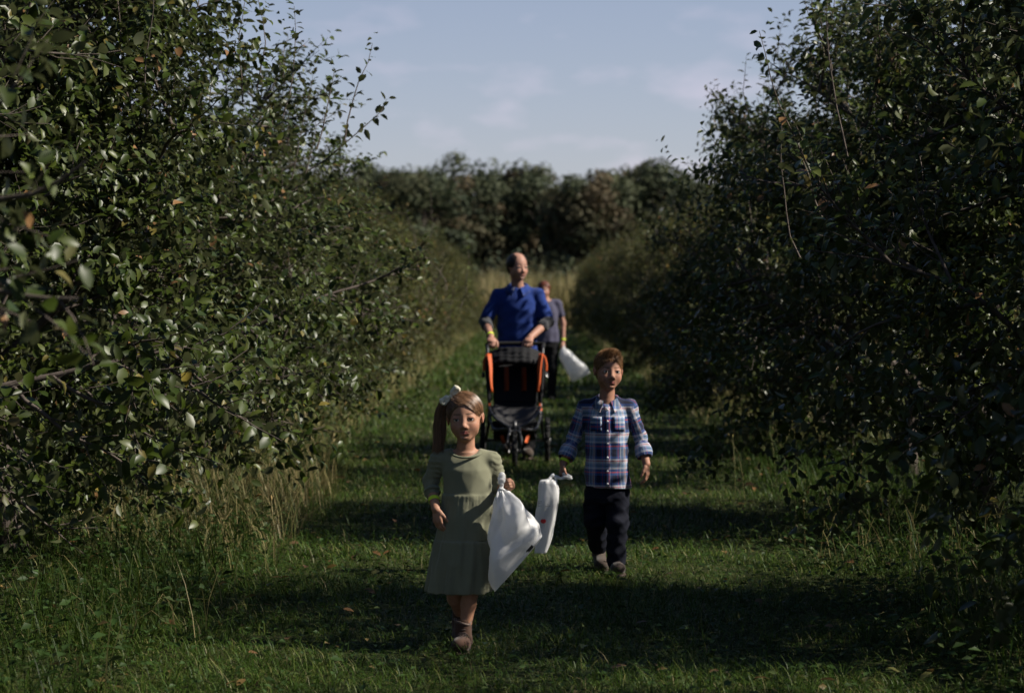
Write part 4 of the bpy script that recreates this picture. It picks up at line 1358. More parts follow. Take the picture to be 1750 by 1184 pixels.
# bow
bf = Field()
bc = hd.p(-.25, -.02, .44)
Rb = rot(0, .1, -.75)
for q in (-1, 1):
    bf.ell(bc + Rb @ np.array([q * .024, -.004, .006]), (.021, .011, .017), .004, 'u', Rb)
    bf.ell(bc + Rb @ np.array([q * .040, -.004, .008]), (.011, .012, .018), .006, 'u', Rb)
    bf.ell(bc + Rb @ np.array([q * .030, -.016, .004]), (.014, .004, .005), .004, 's', Rb)
bf.ell(bc, (.009, .013, .011), .003, 'u', Rb)
V, Q = bf.mesh(.0017, disp=fold_noise(.0014, 160, 2))
field_obj('hair_bow', V, Q, M['bow'], GIRL)

# the girl's bag
BAGG = empty('plastic_bag', GIRL.location)
tag(BAGG, 'crumpled white plastic bag with a knotted neck, held by the girl in the green dress', 'bag')
yb = -.15
Lc = [gl(853, 826, yb), gl(846, 850, yb), gl(838, 885, yb), gl(831, 925, yb), gl(832, 955, yb), gl(838, 980, yb), gl(846, 1000, yb)]
Rc = [gl(864, 826, yb), gl(886, 836, yb), gl(904, 854, yb), gl(918, 880, yb), gl(925, 898, yb), gl(926, 906, yb), gl(922, 914, yb)]
me = lofted_bag('sack', Lc, Rc, [.02, .09, .13, .15, .14, .11, .075], M['bag'], seed=5, crumple=.017, tex=34, n=96, m=96)
link('sack', me, M['bag'], BAGG); SACKG = me
kf = Field()
kc = gl(858, 812, yb)
kf.ell(kc + [0, 0, .004], (.016, .012, .024), .004, 'u', rot(0, 0, .15)); kf.ell(kc + [.002, -.002, .022], (.012, .010, .012), .004)
kf.cap(gl(858, 820, yb), gl(858, 832, yb), .008, .011, .006)
kf.cap(gl(856, 826, yb - .008), gl(862, 828, yb - .004), .006, .006, .003)
V, Q = kf.mesh(.0018, disp=fold_noise(.002, 130, 9))
field_obj('knot', V, Q, M['bag'], BAGG)


# ================================================================== the boy
bp_ = at(1037, 979, 12.08)
BOY = empty('person', (bp_.x, 12.08, float(hz(bp_.x, 12.08))))
tag(BOY, 'boy in a blue plaid shirt and dark jeans walking with a white bag', 'person')
bl = lambda px, py, y=0.0: np.array([(px - 1037) / 331, y, (979 - py) / 331])
b = Field()
b.loft([(.42, 0, 0, .085, .065), (.55, 0, 0, .095, .068), (.68, 0, 0, .09, .062), (.80, 0, .005, .090, .06), (.85, 0, .012, .078, .045), (.88, 0, .015, .04, .035)], .02)
b.chain([(.052, 0, .46), (.05, -.035, .26), (.048, -.01, .07)], [.055, .04, .026], .02)
b.chain([(-.055, 0, .46), (-.058, .03, .27), (-.03, .18, .11)], [.055, .04, .026], .02)
shL, shR = np.array([.118, .01, .855]), np.array([-.118, .01, .855])
elR, wrR = np.array([-.168, .03, .695]), np.array([-.226, -.035, .565])
elL, wrL = np.array([.172, .03, .70]), np.array([.203, -.035, .562])
b.chain([(-.05, .015, .85), shR, elR, wrR], [.024, .028, .027, .020], .012)
b.chain([(.05, .015, .85), shL, elL, wrL], [.024, .028, .027, .020], .012)
hd2 = Head((.008, -.012, 1.044), .203, rot(.20, .02, .03), 1.0, True, .08)
hd2.build(b, (.0, .012, .87), .037)
hb1 = hand(b, wrR, (-.25, -.25, -1), (.9, .1, -.2), (.1, -1, 0), .118, (.9, 1.1, .8), .02, .4, .6)
hb2 = hand(b, wrL, (.06, -.12, -1), (-.9, .35, 0), (-.2, -1, 0), .118, (.3, .45, .4), .03, .35)
hbox = (hd2.c - .16, hd2.c + .16)
V, Q = merge([b.mesh(.009, skip=(hbox, hb1, hb2)), b.mesh(.0034, only=hbox), b.mesh(.003, only=hb1), b.mesh(.003, only=hb2)])
Cb = hd2.paint(V, (.315, .16, .105), (.30, .10, .09), (.36, .14, .10), (.075, .042, .026))
field_obj('body', V, Q, M['skin_child'], BOY, {'col': Cb})
hd2.eyes(BOY, (.035, .022, .014))


def arm_uv(V, torso_r, arms, xs):
    """Cloth coordinates: round the trunk, and along each sleeve."""
    U = np.stack([np.arctan2(V[:, 0], -(V[:, 1] - .01)) * torso_r, V[:, 2], np.zeros(len(V))], 1)
    for A, B, C in arms:
        best = np.full(len(V), 9.0); along = np.zeros(len(V)); ang = np.zeros(len(V)); off = 0
        for P, Q_ in ((A, B), (B, C)):
            ab = Q_ - P; L = np.linalg.norm(ab); t = np.clip(((V - P) @ ab) / L ** 2, 0, 1.3)
            rel = V - P - t[:, None] * ab; dd = np.linalg.norm(rel, axis=1)
            m = dd < best
            e1 = norm(np.cross(ab, [0, 1, 0])); e2 = norm(np.cross(ab, e1))
            best = np.where(m, dd, best); along = np.where(m, off + t * L, along); ang = np.where(m, np.arctan2(rel @ e1, rel @ e2), ang); off += L
        s = np.sign(A[0]); m = (s * V[:, 0] > xs + np.clip((.80 - V[:, 2]) * .0, 0, 1)) & (best < .085) & (along > .0)
        U[m, 0] = ang[m] * .045; U[m, 1] = -along[m] + .87
    return U


s = Field()
s.loft([(.438, .002, .0, .120, .088), (.50, .002, .0, .117, .086), (.60, .002, .0, .113, .084), (.72, .0, .0, .111, .083), (.80, 0, .004, .113, .08), (.85, 0, .010, .105, .066), (.885, 0, .014, .075, .052), (.90, 0, .015, .055, .044)], .012,
       fold=lambda th, z: 1 + .02 * np.clip((.75 - z) / .3, 0, 1) * (np.sin(th * 6 + z * 20) + np.sin(th * 9 + 1 - z * 14)))
for q, sh in ((1, shL), (-1, shR)): s.cap((q * .055, .014, .876), sh + [q * .003, 0, 0], .026, .037, .025)
cuR, cuL = elR + (wrR - elR) * .60, elL + (wrL - elL) * .55
s.chain([shR, elR, cuR], [.038, .036, .036], .012)
s.chain([shL, elL, cuL], [.038, .036, .036], .012)
s.ell((0, -.02, .925), (.052, .07, .055), .004, 's')
s.ell((0, -.10, .885), (.022, .05, .035), .004, 's')
s.loft([(.38, .002, 0, .112, .076), (.435, .002, 0, .112, .076), (.47, .002, 0, .106, .07)], .002, 's')
w1 = fold_noise(.0050, 30, 11); w2 = fold_noise(.006, 50, 12, (0, 0, 1.5))
V, Q = s.mesh(.0048, disp=lambda X, Y, Z: w1(X, Y, Z) + w2(X, Y, Z) * np.clip((np.abs(X) - .12) / .02, 0, 1))
shirt = field_obj('shirt', V, Q, M['plaid'], BOY, {'uvw': arm_uv(V, .118, ((shR, elR, wrR), (shL, elL, wrL)), .128)})
for c, ax, sd in ((cuR, wrR - elR, -1), (cuL, wrL - elL, 1)):      # rolled cuffs
    f = Field(); a_ = norm(ax)
    f.cap(c - a_ * .022, c + a_ * .012, .043, .043, .004); f.cap(c - a_ * .010, c + a_ * .010, .045, .045, .004)
    f.cap(c + a_ * .0, c + a_ * .08, .034, .034, .003, 's')
    V, Q = f.mesh(.0034, disp=fold_noise(.003, 55, 15 + sd))
    V = V[:]
    uv = np.stack([np.arctan2((V - c) @ norm(np.cross(a_, [0, 1, 0])), V[:, 1] - c[1]) * .05 + .03, -((V - c) @ a_) * 1.0 + .02, np.zeros(len(V))], 1)
    field_obj('cuff', V, Q, M['plaid'], shirt, {'uvw': uv})
# collar: two pointed leaves folding down from the neck
for q in (-1, 1):
    n = 9; V = []
    for i in range(n):
        t = i / (n - 1)
        a_ = PI / 2 - (PI / 2 + .80 * PI / 2) * t          # from the back round to the front
        top = np.array([q * .049 * math.cos(a_), .014 + .046 * math.sin(a_), .917 - .034 * t ** 2])
        drop = .030 + .022 * max(0, (t - .55) / .45)
        outw = np.array([q * math.cos(a_), math.sin(a_), 0])
        bot = top + outw * (.022 + .012 * t) + np.array([q * .012 * t ** 3, -.012 * t ** 2, -drop])
        V += [top + outw * .004, top + outw * .010 + [0, 0, .003], bot + outw * .003, bot - outw * .001]
    V = np.array(V); Qs = []
    for i in range(n - 1):
        for k in range(4): Qs.append((i * 4 + k, i * 4 + (k + 1) % 4, (i + 1) * 4 + (k + 1) % 4, (i + 1) * 4 + k))
    Qs += [(0, 1, 2, 3), ((n - 1) * 4 + 3, (n - 1) * 4 + 2, (n - 1) * 4 + 1, (n - 1) * 4)]
    field_obj('collar', V, np.array(Qs), M['plaid'], shirt, {'uvw': np.stack([V[:, 0] * 1.0 + .045, V[:, 2] + .012, 0 * V[:, 0]], 1)})


def front_y(z, x=0): # shirt front surface
    rx = np.interp(z, [.438, .60, .80, .85, .885], [.124, .118, .119, .112, .075]); ry = np.interp(z, [.438, .60, .80, .85, .885], [.088, .084, .08, .068, .052])
    cy = np.interp(z, [.438, .72, .80, .85, .885], [0, 0, .004, .010, .014])
    return cy - ry * math.sqrt(max(.05, 1 - (x / rx) ** 2))


def strip(xs, zs, off, u0=0, v0=0, th=.004):
    n, m = len(zs), len(xs); F = np.array([[(x, front_y(z, x) - off, z) for x in xs] for z in zs]); B = F + [0, th + .004, 0]
    V = np.concatenate([F.reshape(-1, 3), B.reshape(-1, 3)]); Qs = []
    K = n * m
    for i in range(n - 1):
        for j in range(m - 1): a_ = i * m + j; Qs.append((a_, a_ + 1, a_ + m + 1, a_ + m))
    edge = [(0, j) for j in range(m)] + [(i, m - 1) for i in range(1, n)] + [(n - 1, j) for j in range(m - 2, -1, -1)] + [(i, 0) for i in range(n - 2, 0, -1)]
    for k in range(len(edge)):
        a_, b_ = edge[k], edge[(k + 1) % len(edge)]
        ia, ib = a_[0] * m + a_[1], b_[0] * m + b_[1]; Qs.append((ia, ia + K, ib + K, ib))
    return V, np.array(Qs), np.stack([V[:, 0] + u0, V[:, 2] + v0, 0 * V[:, 0]], 1)


V, Q, uv = strip(np.linspace(-.014, .014, 4), np.linspace(.445, .862, 20), .005, .061, 0)
field_obj('placket', V, Q, M['plaid'], shirt, {'uvw': uv})
for x0 in (-.058, .060):
    V, Q, uv = strip(np.linspace(x0 - .029, x0 + .029, 6), np.linspace(.735, .808, 6), .0055, .02, .033)
    po = field_obj('pocket', V, Q, M['plaid'], shirt, {'uvw': uv})
for z in (.845, .785, .735, .672, .60, .53, .465):
    mb = MB(); y = front_y(z) - .007; t_ = np.arange(12) * PI / 6
    mb.tube([(0, y, z), (0, y - .003, z)], .0055, 12)
    mb.build('button', M['button'], shirt)
# jeans
j = Field()
j.loft([(.36, 0, .0, .108, .075), (.42, 0, 0, .108, .076), (.47, 0, 0, .104, .072)], .03)
j.chain([(.054, 0, .42), (.052, -.035, .26), (.05, -.012, .055)], [.062, .056, .050], .02)
j.chain([(-.056, 0, .42), (-.062, .03, .27), (-.042, .15, .125)], [.062, .056, .050], .02)
V, Q = j.mesh(.006, disp=fold_noise(.008, 34, 21))
field_obj('jeans', V, Q, M['denim'], BOY)
shoe(BOY, (.05, -.005, .045), (.056, -.115, .030), .005, 'shoe', M['shoe'], .037, .02)
shoe(BOY, (-.036, .175, .10), (-.022, .07, .030), .005, 'shoe', M['shoe'], .036, .02, laces=False)
ring_band('wristband', wrR + (elR - wrR) * .10, wrR - elR, .0255, .016, M['band'], BOY)
# hair: short sides, swept-up front
h = Field(); 
h.ell(hd2.p(0, .075, .135), hd2.r(.368, .43, .392), .01, 'u', hd2.R)
h.ell(hd2.p(0, .24, -.12), hd2.r(.26, .21, .24), .03, 'u', hd2.R)
h.ell(hd2.p(0, -.55, -.08), hd2.r(.345, .42, .385), .012, 's', hd2.R)
for q in (-1, 1): h.ell(hd2.p(q * .41, -.04, -.16), hd2.r(.13, .15, .17), .01, 's', hd2.R)
V, Q = h.mesh(.0032)
HB = np.array([.19, .100, .045])
hairo = field_obj('hair', V, Q, M['hair'], BOY, {'col': np.tile(HB * .55, (len(V), 1))})
mb = MB(); g = np.random.default_rng(18)
for k in range(4200):
    v = norm(g.normal(0, 1, 3)); p = np.array([0, .075, .135]) + v * np.array([.366, .43, .39])
    if p[2] < -.2: continue
    q = (p - np.array([0, -.55, -.08])) / np.array([.345, .42, .385])
    if q.dot(q) < 1.0: continue
    e = (p - np.array([np.sign(p[0]) * .41, -.04, -.16])) / np.array([.13, .15, .17])
    if e.dot(e) < 1: continue
    top = np.clip((p[2] - .22) / .2, 0, 1)
    fr = np.clip((.05 - p[1]) / .3, 0, 1) * top
    ln = .028 + .045 * top + .075 * fr
    comb = np.array([.35 * top, .45 - .75 * fr, -.8 * (1 - top) + .10 * top + .65 * fr]) + g.normal(0, .06, 3)
    dv = norm(comb - v * comb.dot(v) * (1 - .9 * fr) + v * (.16 + .25 * fr))
    tip = p + dv * ln; md = p + (dv * .55 + v * (.06 + .3 * fr)) * ln * .8
    c = HB * g.uniform(.5, 1.9)
    mb.tube(np.array([hd2.p(*p), hd2.p(*md), hd2.p(*tip)]), [.0012, .0010, .0005], 3, False, c)
mb.build('strands', M['hair'], hairo, color=True)
# the boy's bag
BAGB = empty('plastic_bag', BOY.location)
tag(BAGB, 'slim white plastic bag with a red apple print, carried by the boy', 'bag')
yb = -.07
Lc = [bl(932, 818, yb), bl(917, 824, yb), bl(916, 860, yb), bl(914, 905, yb), bl(912, 944, yb)]
Rc = [bl(946, 818, yb), bl(953, 828, yb), bl(952, 860, yb), bl(943, 905, yb), bl(933, 944, yb)]
me = lofted_bag('sack', Lc, Rc, [.02, .045, .05, .045, .02], M['bag'], seed=8, crumple=.009, n=64, m=64, tex=40)
link('sack', me, M['bag'], BAGB)
hf = Field()
hc = wrR + np.array([-.02, -.03, -.075])
hf.chain([bl(936, 820, yb), bl(944, 812, yb + .01), hc], [.010, .008, .007], .006)
hf.chain([bl(949, 824, yb), bl(950, 814, yb + .01), hc + [.012, 0, 0]], [.010, .008, .007], .006)
hf.ell(hc + [.040, -.01, .012], (.030, .006, .016), .006, 'u', rot(0, 0, .5)); hf.cap(hc + [.01, -.01, 0], hc + [.036, -.01, .01], .006, .007, .006)
V, Q = hf.mesh(.0025, disp=fold_noise(.003, 110, 6))
field_obj('handles', V, Q, M['bag'], BAGB)


def on_bag(px, py):   # front face of the boy's bag
    z = py; P = bl(px, py, yb)
    t = np.clip((py - 818) / 126, 0, 1); tk = np.interp(t, [0, .25, .5, .75, 1], [.02, .045, .05, .045, .02])
    l = np.interp(py, [818, 824, 860, 905, 944], [932, 917, 916, 914, 912]); r_ = np.interp(py, [818, 828, 860, 905, 944], [946, 953, 952, 943, 933])
    u = np.clip((px - (l + r_) / 2) / ((r_ - l) / 2), -.9, .9)
    P[1] = yb - tk / 2 * math.sqrt(1 - u * u) ** .8 - .007
    return P


mb = MB(); g = np.random.default_rng(4)
for row in range(4):
    x = 919.0
    while x < 938:
        w = g.uniform(1.2, 3.6); a_, b_ = on_bag(x, 855 + row * 2.6), on_bag(min(x + w, 939), 855 + row * 2.6)
        dz = np.array([0, 0, .0022])
        mb.add([a_ - dz / 2, b_ - dz / 2, b_ + dz / 2, a_ + dz / 2], None, [(0, 1, 2, 3)]); x += w + .9
mb.build('lettering', M['print'], BAGB, smooth=False)
mb = MB(); c = on_bag(928, 888); n = 18
pts = [c] + [on_bag(928 + 4.0 * math.cos(t) * (1 + .12 * abs(math.cos(t))), 888 + 4.2 * math.sin(t) - (1.0 if abs(math.cos(t)) < .25 and math.sin(t) < 0 else 0) * -1.2) for t in np.arange(n) * 2 * PI / n]
mb.add(pts, [(0, 1 + (k + 1) % n, 1 + k) for k in range(n)])
mb.build('apple_print', M['apple_red'], BAGB, smooth=False)
# dark print on the girl's bag, near its lower right edge
vs = np.array([v.co[:] for v in SACKG.vertices]); fs = [tuple(q.vertices) for q in SACKG.polygons if len(q.vertices) == 4]
fc = np.array([vs[list(q)].mean(0) for q in fs]); tgt = gl(906, 925, 0)
ed = norm(np.array([81 / 421, 0, 92 / 421])); pr = np.array([-ed[2], 0, ed[0]])
rel = fc - tgt; fy = fc[:, 1] < -.15
sel = np.where((np.abs(rel @ ed) < .017) & (np.abs(rel @ pr) < .006) & fy)[0]
mb = MB()
for k in sel: mb.add(vs[list(fs[k])] + np.array([.0006, -.0012, 0]), None, [(0, 1, 2, 3)])
if len(sel): mb.build('print', M['print'], BAGG, smooth=False)

# ================================================================== the man
mp = at(885, 781, 20.6)
MAN = empty('person', (mp.x, 20.6, float(hz(mp.x, 20.6))))
tag(MAN, 'balding man in a royal blue polo shirt pushing the stroller', 'person')
b = Field()
b.loft([(.85, 0, 0, .15, .10), (1.0, 0, 0, .15, .105), (1.12, 0, 0, .14, .10), (1.30, 0, .0, .165, .105), (1.40, 0, .01, .15, .075), (1.46, 0, .015, .06, .05)], .03)
b.chain([(.09, 0, .90), (.085, -.10, .50), (.08, -.16, .09)], [.085, .06, .04], .03)
b.chain([(-.09, 0, .90), (-.09, .03, .49), (-.085, .22, .13)], [.085, .06, .04], .03)
mshL, mshR = np.array([.172, .01, 1.42]), np.array([-.172, .01, 1.42])
melR, mwrR = np.array([-.285, -.03, 1.19]), np.array([-.232, -.30, 1.045])
melL, mwrL = np.array([.262, -.04, 1.18]), np.array([.105, -.30, 1.045])
b.chain([(-.08, .01, 1.425), mshR, melR, mwrR], [.035, .045, .042, .029], .025)
b.chain([(.08, .01, 1.425), mshL, melL, mwrL], [.035, .045, .042, .029], .025)
hd3 = Head((-.002, -.035, 1.666), .240, rot(.55, .06, .0), .87, False)
hd3.build(b, (0, .01, 1.46), .051)
hb1 = hand(b, mwrR, (.05, -.85, -.30), (0, -.25, -1), (1, 0, 0), .185, (.75, 1.1, .9), .03, .5, .5)
hb2 = hand(b, mwrL, (-.12, -.85, -.30), (0, -.25, -1), (-1, 0, 0), .185, (.75, 1.1, .9), .03, .5, .5)
hbox = (hd3.c - .19, hd3.c + .19)
V, Q = merge([b.mesh(.012, skip=(hbox, hb1, hb2)), b.mesh(.006, only=hbox), b.mesh(.005, only=hb1), b.mesh(.005, only=hb2)])
Cm = hd3.paint(V, (.33, .175, .125), (.32, .13, .11), (.42, .17, .125), (.04, .025, .02))
P = hd3.loc(V)     # close-shaved beard shadow
w = (np.clip((-.20 - P[:, 2]) / .06, 0, 1) * np.clip((.05 - P[:, 1]) / .1, 0, 1) * (P[:, 2] > -.62))[:, None] * .35
w = w * (np.sqrt(((P[:, 0]) / .1) ** 2 + ((P[:, 2] + .29) / .05) ** 2) > 1)[:, None]
Cm = Cm * (1 - w) + np.array([.12, .08, .07]) * w
field_obj('body', V, Q, M['skin_adult'], MAN, {'col': Cm})
hd3.eyes(MAN)
s = Field()
s.loft([(.82, 0, .0, .185, .128), (.95, 0, 0, .178, .125), (1.12, 0, 0, .175, .122), (1.30, 0, .0, .182, .122), (1.40, 0, .006, .170, .104), (1.46, 0, .012, .115, .075), (1.50, 0, .015, .085, .065)], .02,
       fold=lambda th, z: 1 + .018 * np.clip((1.3 - z) / .4, 0, 1) * (np.sin(th * 6 + z * 11) + np.sin(th * 9 + 1 - z * 8)))
for q, sh in ((1, mshL), (-1, mshR)): s.cap((q * .09, .012, 1.452), sh + [q * .006, 0, 0], .040, .054, .04)
s.chain([mshR, mshR + (melR - mshR) * .86], [.057, .062], .02); s.chain([mshL, mshL + (melL - mshL) * .86], [.057, .062], .02)
s.ell((0, -.01, 1.545), (.075, .085, .075), .006, 's'); s.ell((0, -.10, 1.49), (.022, .05, .06), .006, 's')
s.loft([(.78, 0, .0, .17, .113), (.815, 0, 0, .17, .113), (.90, 0, 0, .165, .11)], .003, 's')
V, Q = s.mesh(.010, disp=fold_noise(.007, 24, 41))
polo = field_obj('polo_shirt', V, Q, M['polo'], MAN)
for q in (-1, 1):
    n = 9; V = []
    for i in range(n):
        t = i / (n - 1); a_ = PI / 2 - (PI / 2 + .82 * PI / 2) * t
        top = np.array([q * .072 * math.cos(a_), .012 + .068 * math.sin(a_), 1.522 - .045 * t ** 2]); outw = np.array([q * math.cos(a_), math.sin(a_), 0])
        bot = top + outw * (.032 + .014 * t) + np.array([q * .016 * t ** 3, -.015 * t ** 2, -(.042 + .03 * max(0, (t - .55) / .45))])
        V += [top + outw * .004, top + outw * .014 + [0, 0, .004], bot + outw * .005, bot - outw * .001]
    V = np.array(V); Qs = []
    for i in range(n - 1):
        for k in range(4): Qs.append((i * 4 + k, i * 4 + (k + 1) % 4, (i + 1) * 4 + (k + 1) % 4, (i + 1) * 4 + k))
    Qs += [(0, 1, 2, 3), ((n - 1) * 4 + 3, (n - 1) * 4 + 2, (n - 1) * 4 + 1, (n - 1) * 4)]
    field_obj('collar', V, np.array(Qs), M['polo'], polo)
for A, B, C in ((mshR, melR, mwrR), (mshL, melL, mwrL)):       # pushed-up undersleeves
    f = Field(); f.chain([A + (B - A) * .72, B, B + (C - B) * .30], [.058, .057, .052], .01)
    V, Q = f.mesh(.006, disp=fold_noise(.009, 45, 44)); field_obj('undersleeve', V, Q, M['greyknit'], MAN)
j = Field()
j.loft([(.80, 0, .0, .165, .115), (.90, 0, 0, .165, .115), (.98, 0, 0, .155, .108)], .04)
j.chain([(.09, 0, .88), (.088, -.10, .50), (.085, -.155, .10)], [.098, .08, .07], .03)
j.chain([(-.09, 0, .88), (-.092, .03, .49), (-.088, .20, .15)], [.098, .08, .07], .03)
V, Q = j.mesh(.014, disp=fold_noise(.01, 18, 46)); field_obj('trousers', V, Q, M['blackcloth'], MAN)
shoe(MAN, (.082, -.15, .075), (.088, -.33, .045), .010, 'shoe', M['shoe'], .052, .02)
shoe(MAN, (-.086, .215, .14), (-.088, .06, .05), .010, 'shoe', M['shoe'], .052, .02, laces=False)
ring_band('wristband', mwrR + (melR - mwrR) * .12, mwrR - melR, .035, .022, M['band'], MAN)
h = Field()
h.ell(hd3.p(0, .08, .10), hd3.r(.372, .436, .392), .01, 'u', hd3.R); h.ell(hd3.p(0, .26, -.14), hd3.r(.25, .19, .22), .03, 'u', hd3.R)
h.ell(hd3.p(0, -.54, -.02), hd3.r(.36, .42, .52), .012, 's', hd3.R)
h.ell(hd3.p(.04, -.26, .50), hd3.r(.15, .22, .11), .02, 's', hd3.R)
for q in (-1, 1): h.ell(hd3.p(q * .42, -.03, -.20), hd3.r(.13, .15, .17), .01, 's', hd3.R)
V, Q = h.mesh(.005)
field_obj('hair', V, Q, M['hair'], MAN, {'col': np.tile(np.array([.018, .012, .010]), (len(V), 1)) * np.random.default_rng(2).uniform(.6, 1.6, (len(V), 1))})

# ================================================================== the woman
wp = at(934, 683, 31.7)
WOM = empty('person', (wp.x, 31.7, float(hz(wp.x, 31.7))))
tag(WOM, 'red-haired person in a grey-violet t-shirt half hidden behind the man', 'person')
b = Field()
b.loft([(.80, 0, 0, .15, .10), (.92, 0, 0, .155, .105), (1.05, 0, 0, .125, .09), (1.20, 0, -.01, .14, .105), (1.32, 0, .01, .135, .08), (1.38, 0, .015, .07, .055)], .05)
b.chain([(.08, 0, .82), (.075, -.06, .46), (.06, -.02, .08)], [.085, .055, .036], .03)
b.chain([(-.08, 0, .82), (-.08, .05, .46), (-.06, .2, .12)], [.085, .055, .036], .03)
wsh = [np.array([q * .152, .01, 1.325]) for q in (-1, 1)]
wel = [np.array([-.20, .04, 1.06]), np.array([.225, .03, 1.06])]
wwr = [np.array([-.19, -.06, .83]), np.array([.225, -.04, .815])]
for i in (0, 1): b.chain([(wsh[i][0] * .4, .01, 1.345), wsh[i], wel[i], wwr[i]], [.03, .040, .035, .025], .025)
hd4 = Head((-.035, -.03, 1.515), .222, rot(.1, .05, 0), .95, False)
hd4.build(b, (-.01, .01, 1.36), .047)
hb = [hand(b, wwr[0], (0, -.15, -1), (.9, .3, 0), (.2, -1, 0), .165, (.3, .4, .4)), hand(b, wwr[1], (.1, -.15, -1), (-.9, .3, 0), (-.2, -1, 0), .165, (.9, 1.2, .8), .02, .4, .6)]
hbox = (hd4.c - .18, hd4.c + .18)
V, Q = merge([b.mesh(.014, skip=(hbox, *hb)), b.mesh(.008, only=hbox), b.mesh(.006, only=hb[0]), b.mesh(.006, only=hb[1])])
field_obj('body', V, Q, M['skin_adult'], WOM, {'col': hd4.paint(V, (.36, .19, .135), (.36, .12, .11), (.46, .18, .13), (.06, .03, .02))})
hd4.eyes(WOM)
s = Field()
s.loft([(.80, 0, 0, .185, .135), (.95, 0, 0, .17, .122), (1.06, 0, 0, .155, .112), (1.20, 0, -.012, .165, .128), (1.30, 0, .006, .155, .10), (1.37, 0, .015, .09, .066)], .02, fold=lambda th, z: 1 + .02 * (np.sin(th * 6 + z * 11) + np.sin(th * 9 - z * 8)))
for i, q in ((0, -1), (1, 1)):
    s.cap((q * .07, .012, 1.345), wsh[i] + [q * .004, 0, 0], .04, .055, .035); s.cap(wsh[i], wsh[i] + (wel[i] - wsh[i]) * .55, .057, .056, .02)
s.ell((0, -.03, 1.415), (.08, .09, .07), .006, 's')
V, Q = s.mesh(.012, disp=fold_noise(.006, 20, 51)); field_obj('t_shirt', V, Q, M['violet'], WOM)
j = Field(); j.loft([(.74, 0, 0, .165, .12), (.84, 0, 0, .165, .12), (.92, 0, 0, .15, .11)], .04)
j.chain([(.082, 0, .80), (.078, -.06, .46), (.062, -.02, .06)], [.092, .07, .065], .03); j.chain([(-.082, 0, .80), (-.082, .05, .46), (-.062, .19, .14)], [.092, .07, .065], .03)
V, Q = j.mesh(.014, disp=fold_noise(.008, 18, 52)); field_obj('trousers', V, Q, M['blackcloth'], WOM)
shoe(WOM, (.062, -.02, .065), (.068, -.19, .04), .010, 'shoe', M['blackcloth'], .045, .02, laces=False)
shoe(WOM, (-.06, .195, .13), (-.062, .05, .045), .010, 'shoe', M['blackcloth'], .045, .02, laces=False)
ring_band('wristband', wwr[1] + (wel[1] - wwr[1]) * .10, wwr[1] - wel[1], .031, .022, M['band'], WOM)
h = Field()
h.ell(hd4.p(0, .08, .12), hd4.r(.40, .46, .42), .01, 'u', hd4.R); h.ell(hd4.p(0, .20, -.25), hd4.r(.34, .26, .36), .05, 'u', hd4.R)
h.ell(hd4.p(0, -.52, -.12), hd4.r(.30, .44, .40), .012, 's', hd4.R)
V, Q = h.mesh(.006, disp=fold_noise(.006, 50, 53))
field_obj('hair', V, Q, M['hair'], WOM, {'col': np.tile(np.array([.075, .022, .012]), (len(V), 1)) * np.random.default_rng(2).uniform(.6, 1.6, (len(V), 1))})
wl = lambda px, py, y=0.0: np.array([(px - 934) / 126, y, (683 - py) / 126])
BAGW = empty('plastic_bag', WOM.location)
tag(BAGW, 'white plastic bag swinging from the hand of the person farthest back', 'bag')
yb = -.08
me = lofted_bag('sack', [wl(960, 592, yb), wl(957, 602, yb), wl(964, 622, yb), wl(972, 638, yb), wl(979, 649, yb)], [wl(965, 592, yb), wl(974, 598, yb), wl(988, 610, yb), wl(999, 622, yb), wl(1008, 634, yb)],
                [.03, .12, .17, .16, .07], M['bag'], seed=12, crumple=.016, n=48, m=48, tex=20)
link('sack', me, M['bag'], BAGW)
kf = Field(); kf.cap(wwr[1] + [.01, -.02, -.05], wl(962, 594, yb), .012, .02, .01); kf.ell(wwr[1] + [.02, -.03, -.12], (.02, .015, .03), .01)
V, Q = kf.mesh(.005, disp=fold_noise(.005, 60, 3)); field_obj('neck', V, Q, M['bag'], BAGW)

# ================================================================== the jogging stroller
sp_ = at(880, 790, 19.75)
STR = empty('stroller', (sp_.x, 19.75, float(hz(sp_.x, 19.75))))
tag(STR, 'three-wheeled black and orange jogging stroller pushed by the man', 'stroller')


def wheel(c, r, w, tag_name='wheel', nsp=10):
    root = empty(tag_name); root.parent = STR; root.location = c
    t = np.linspace(0, 2 * PI, 37)
    mb = MB(); mb.tube(np.stack([0 * t, (r - w / 2) * np.cos(t), (r - w / 2) * np.sin(t)], 1), w / 2, 10, False)
    for k in range(36):       # tread knobs
        a_ = k * 2 * PI / 36
        mb.box((((k % 2) - .5) * w * .45, (r - .001) * math.cos(a_), (r - .001) * math.sin(a_)), (w * .35, .012, .006), np.array(Matrix.Rotation(a_ - PI / 2, 3, 'X')))
    mb.build('tyre', M['tyre'], root)
    mb = MB(); mb.tube(np.stack([0 * t, (r - w) * np.cos(t), (r - w) * np.sin(t)], 1), .010, 6, False)
    mb.tube([(-.03, 0, 0), (.03, 0, 0)], .02, 10)
    for k in range(nsp):
        a_ = k * 2 * PI / nsp
        mb.tube([(.012 * (-1) ** k, .015 * math.cos(a_), .015 * math.sin(a_)), (0, (r - w) * math.cos(a_), (r - w) * math.sin(a_))], .004, 5)
    mb.build('rim', M['rim'], root)
    return root


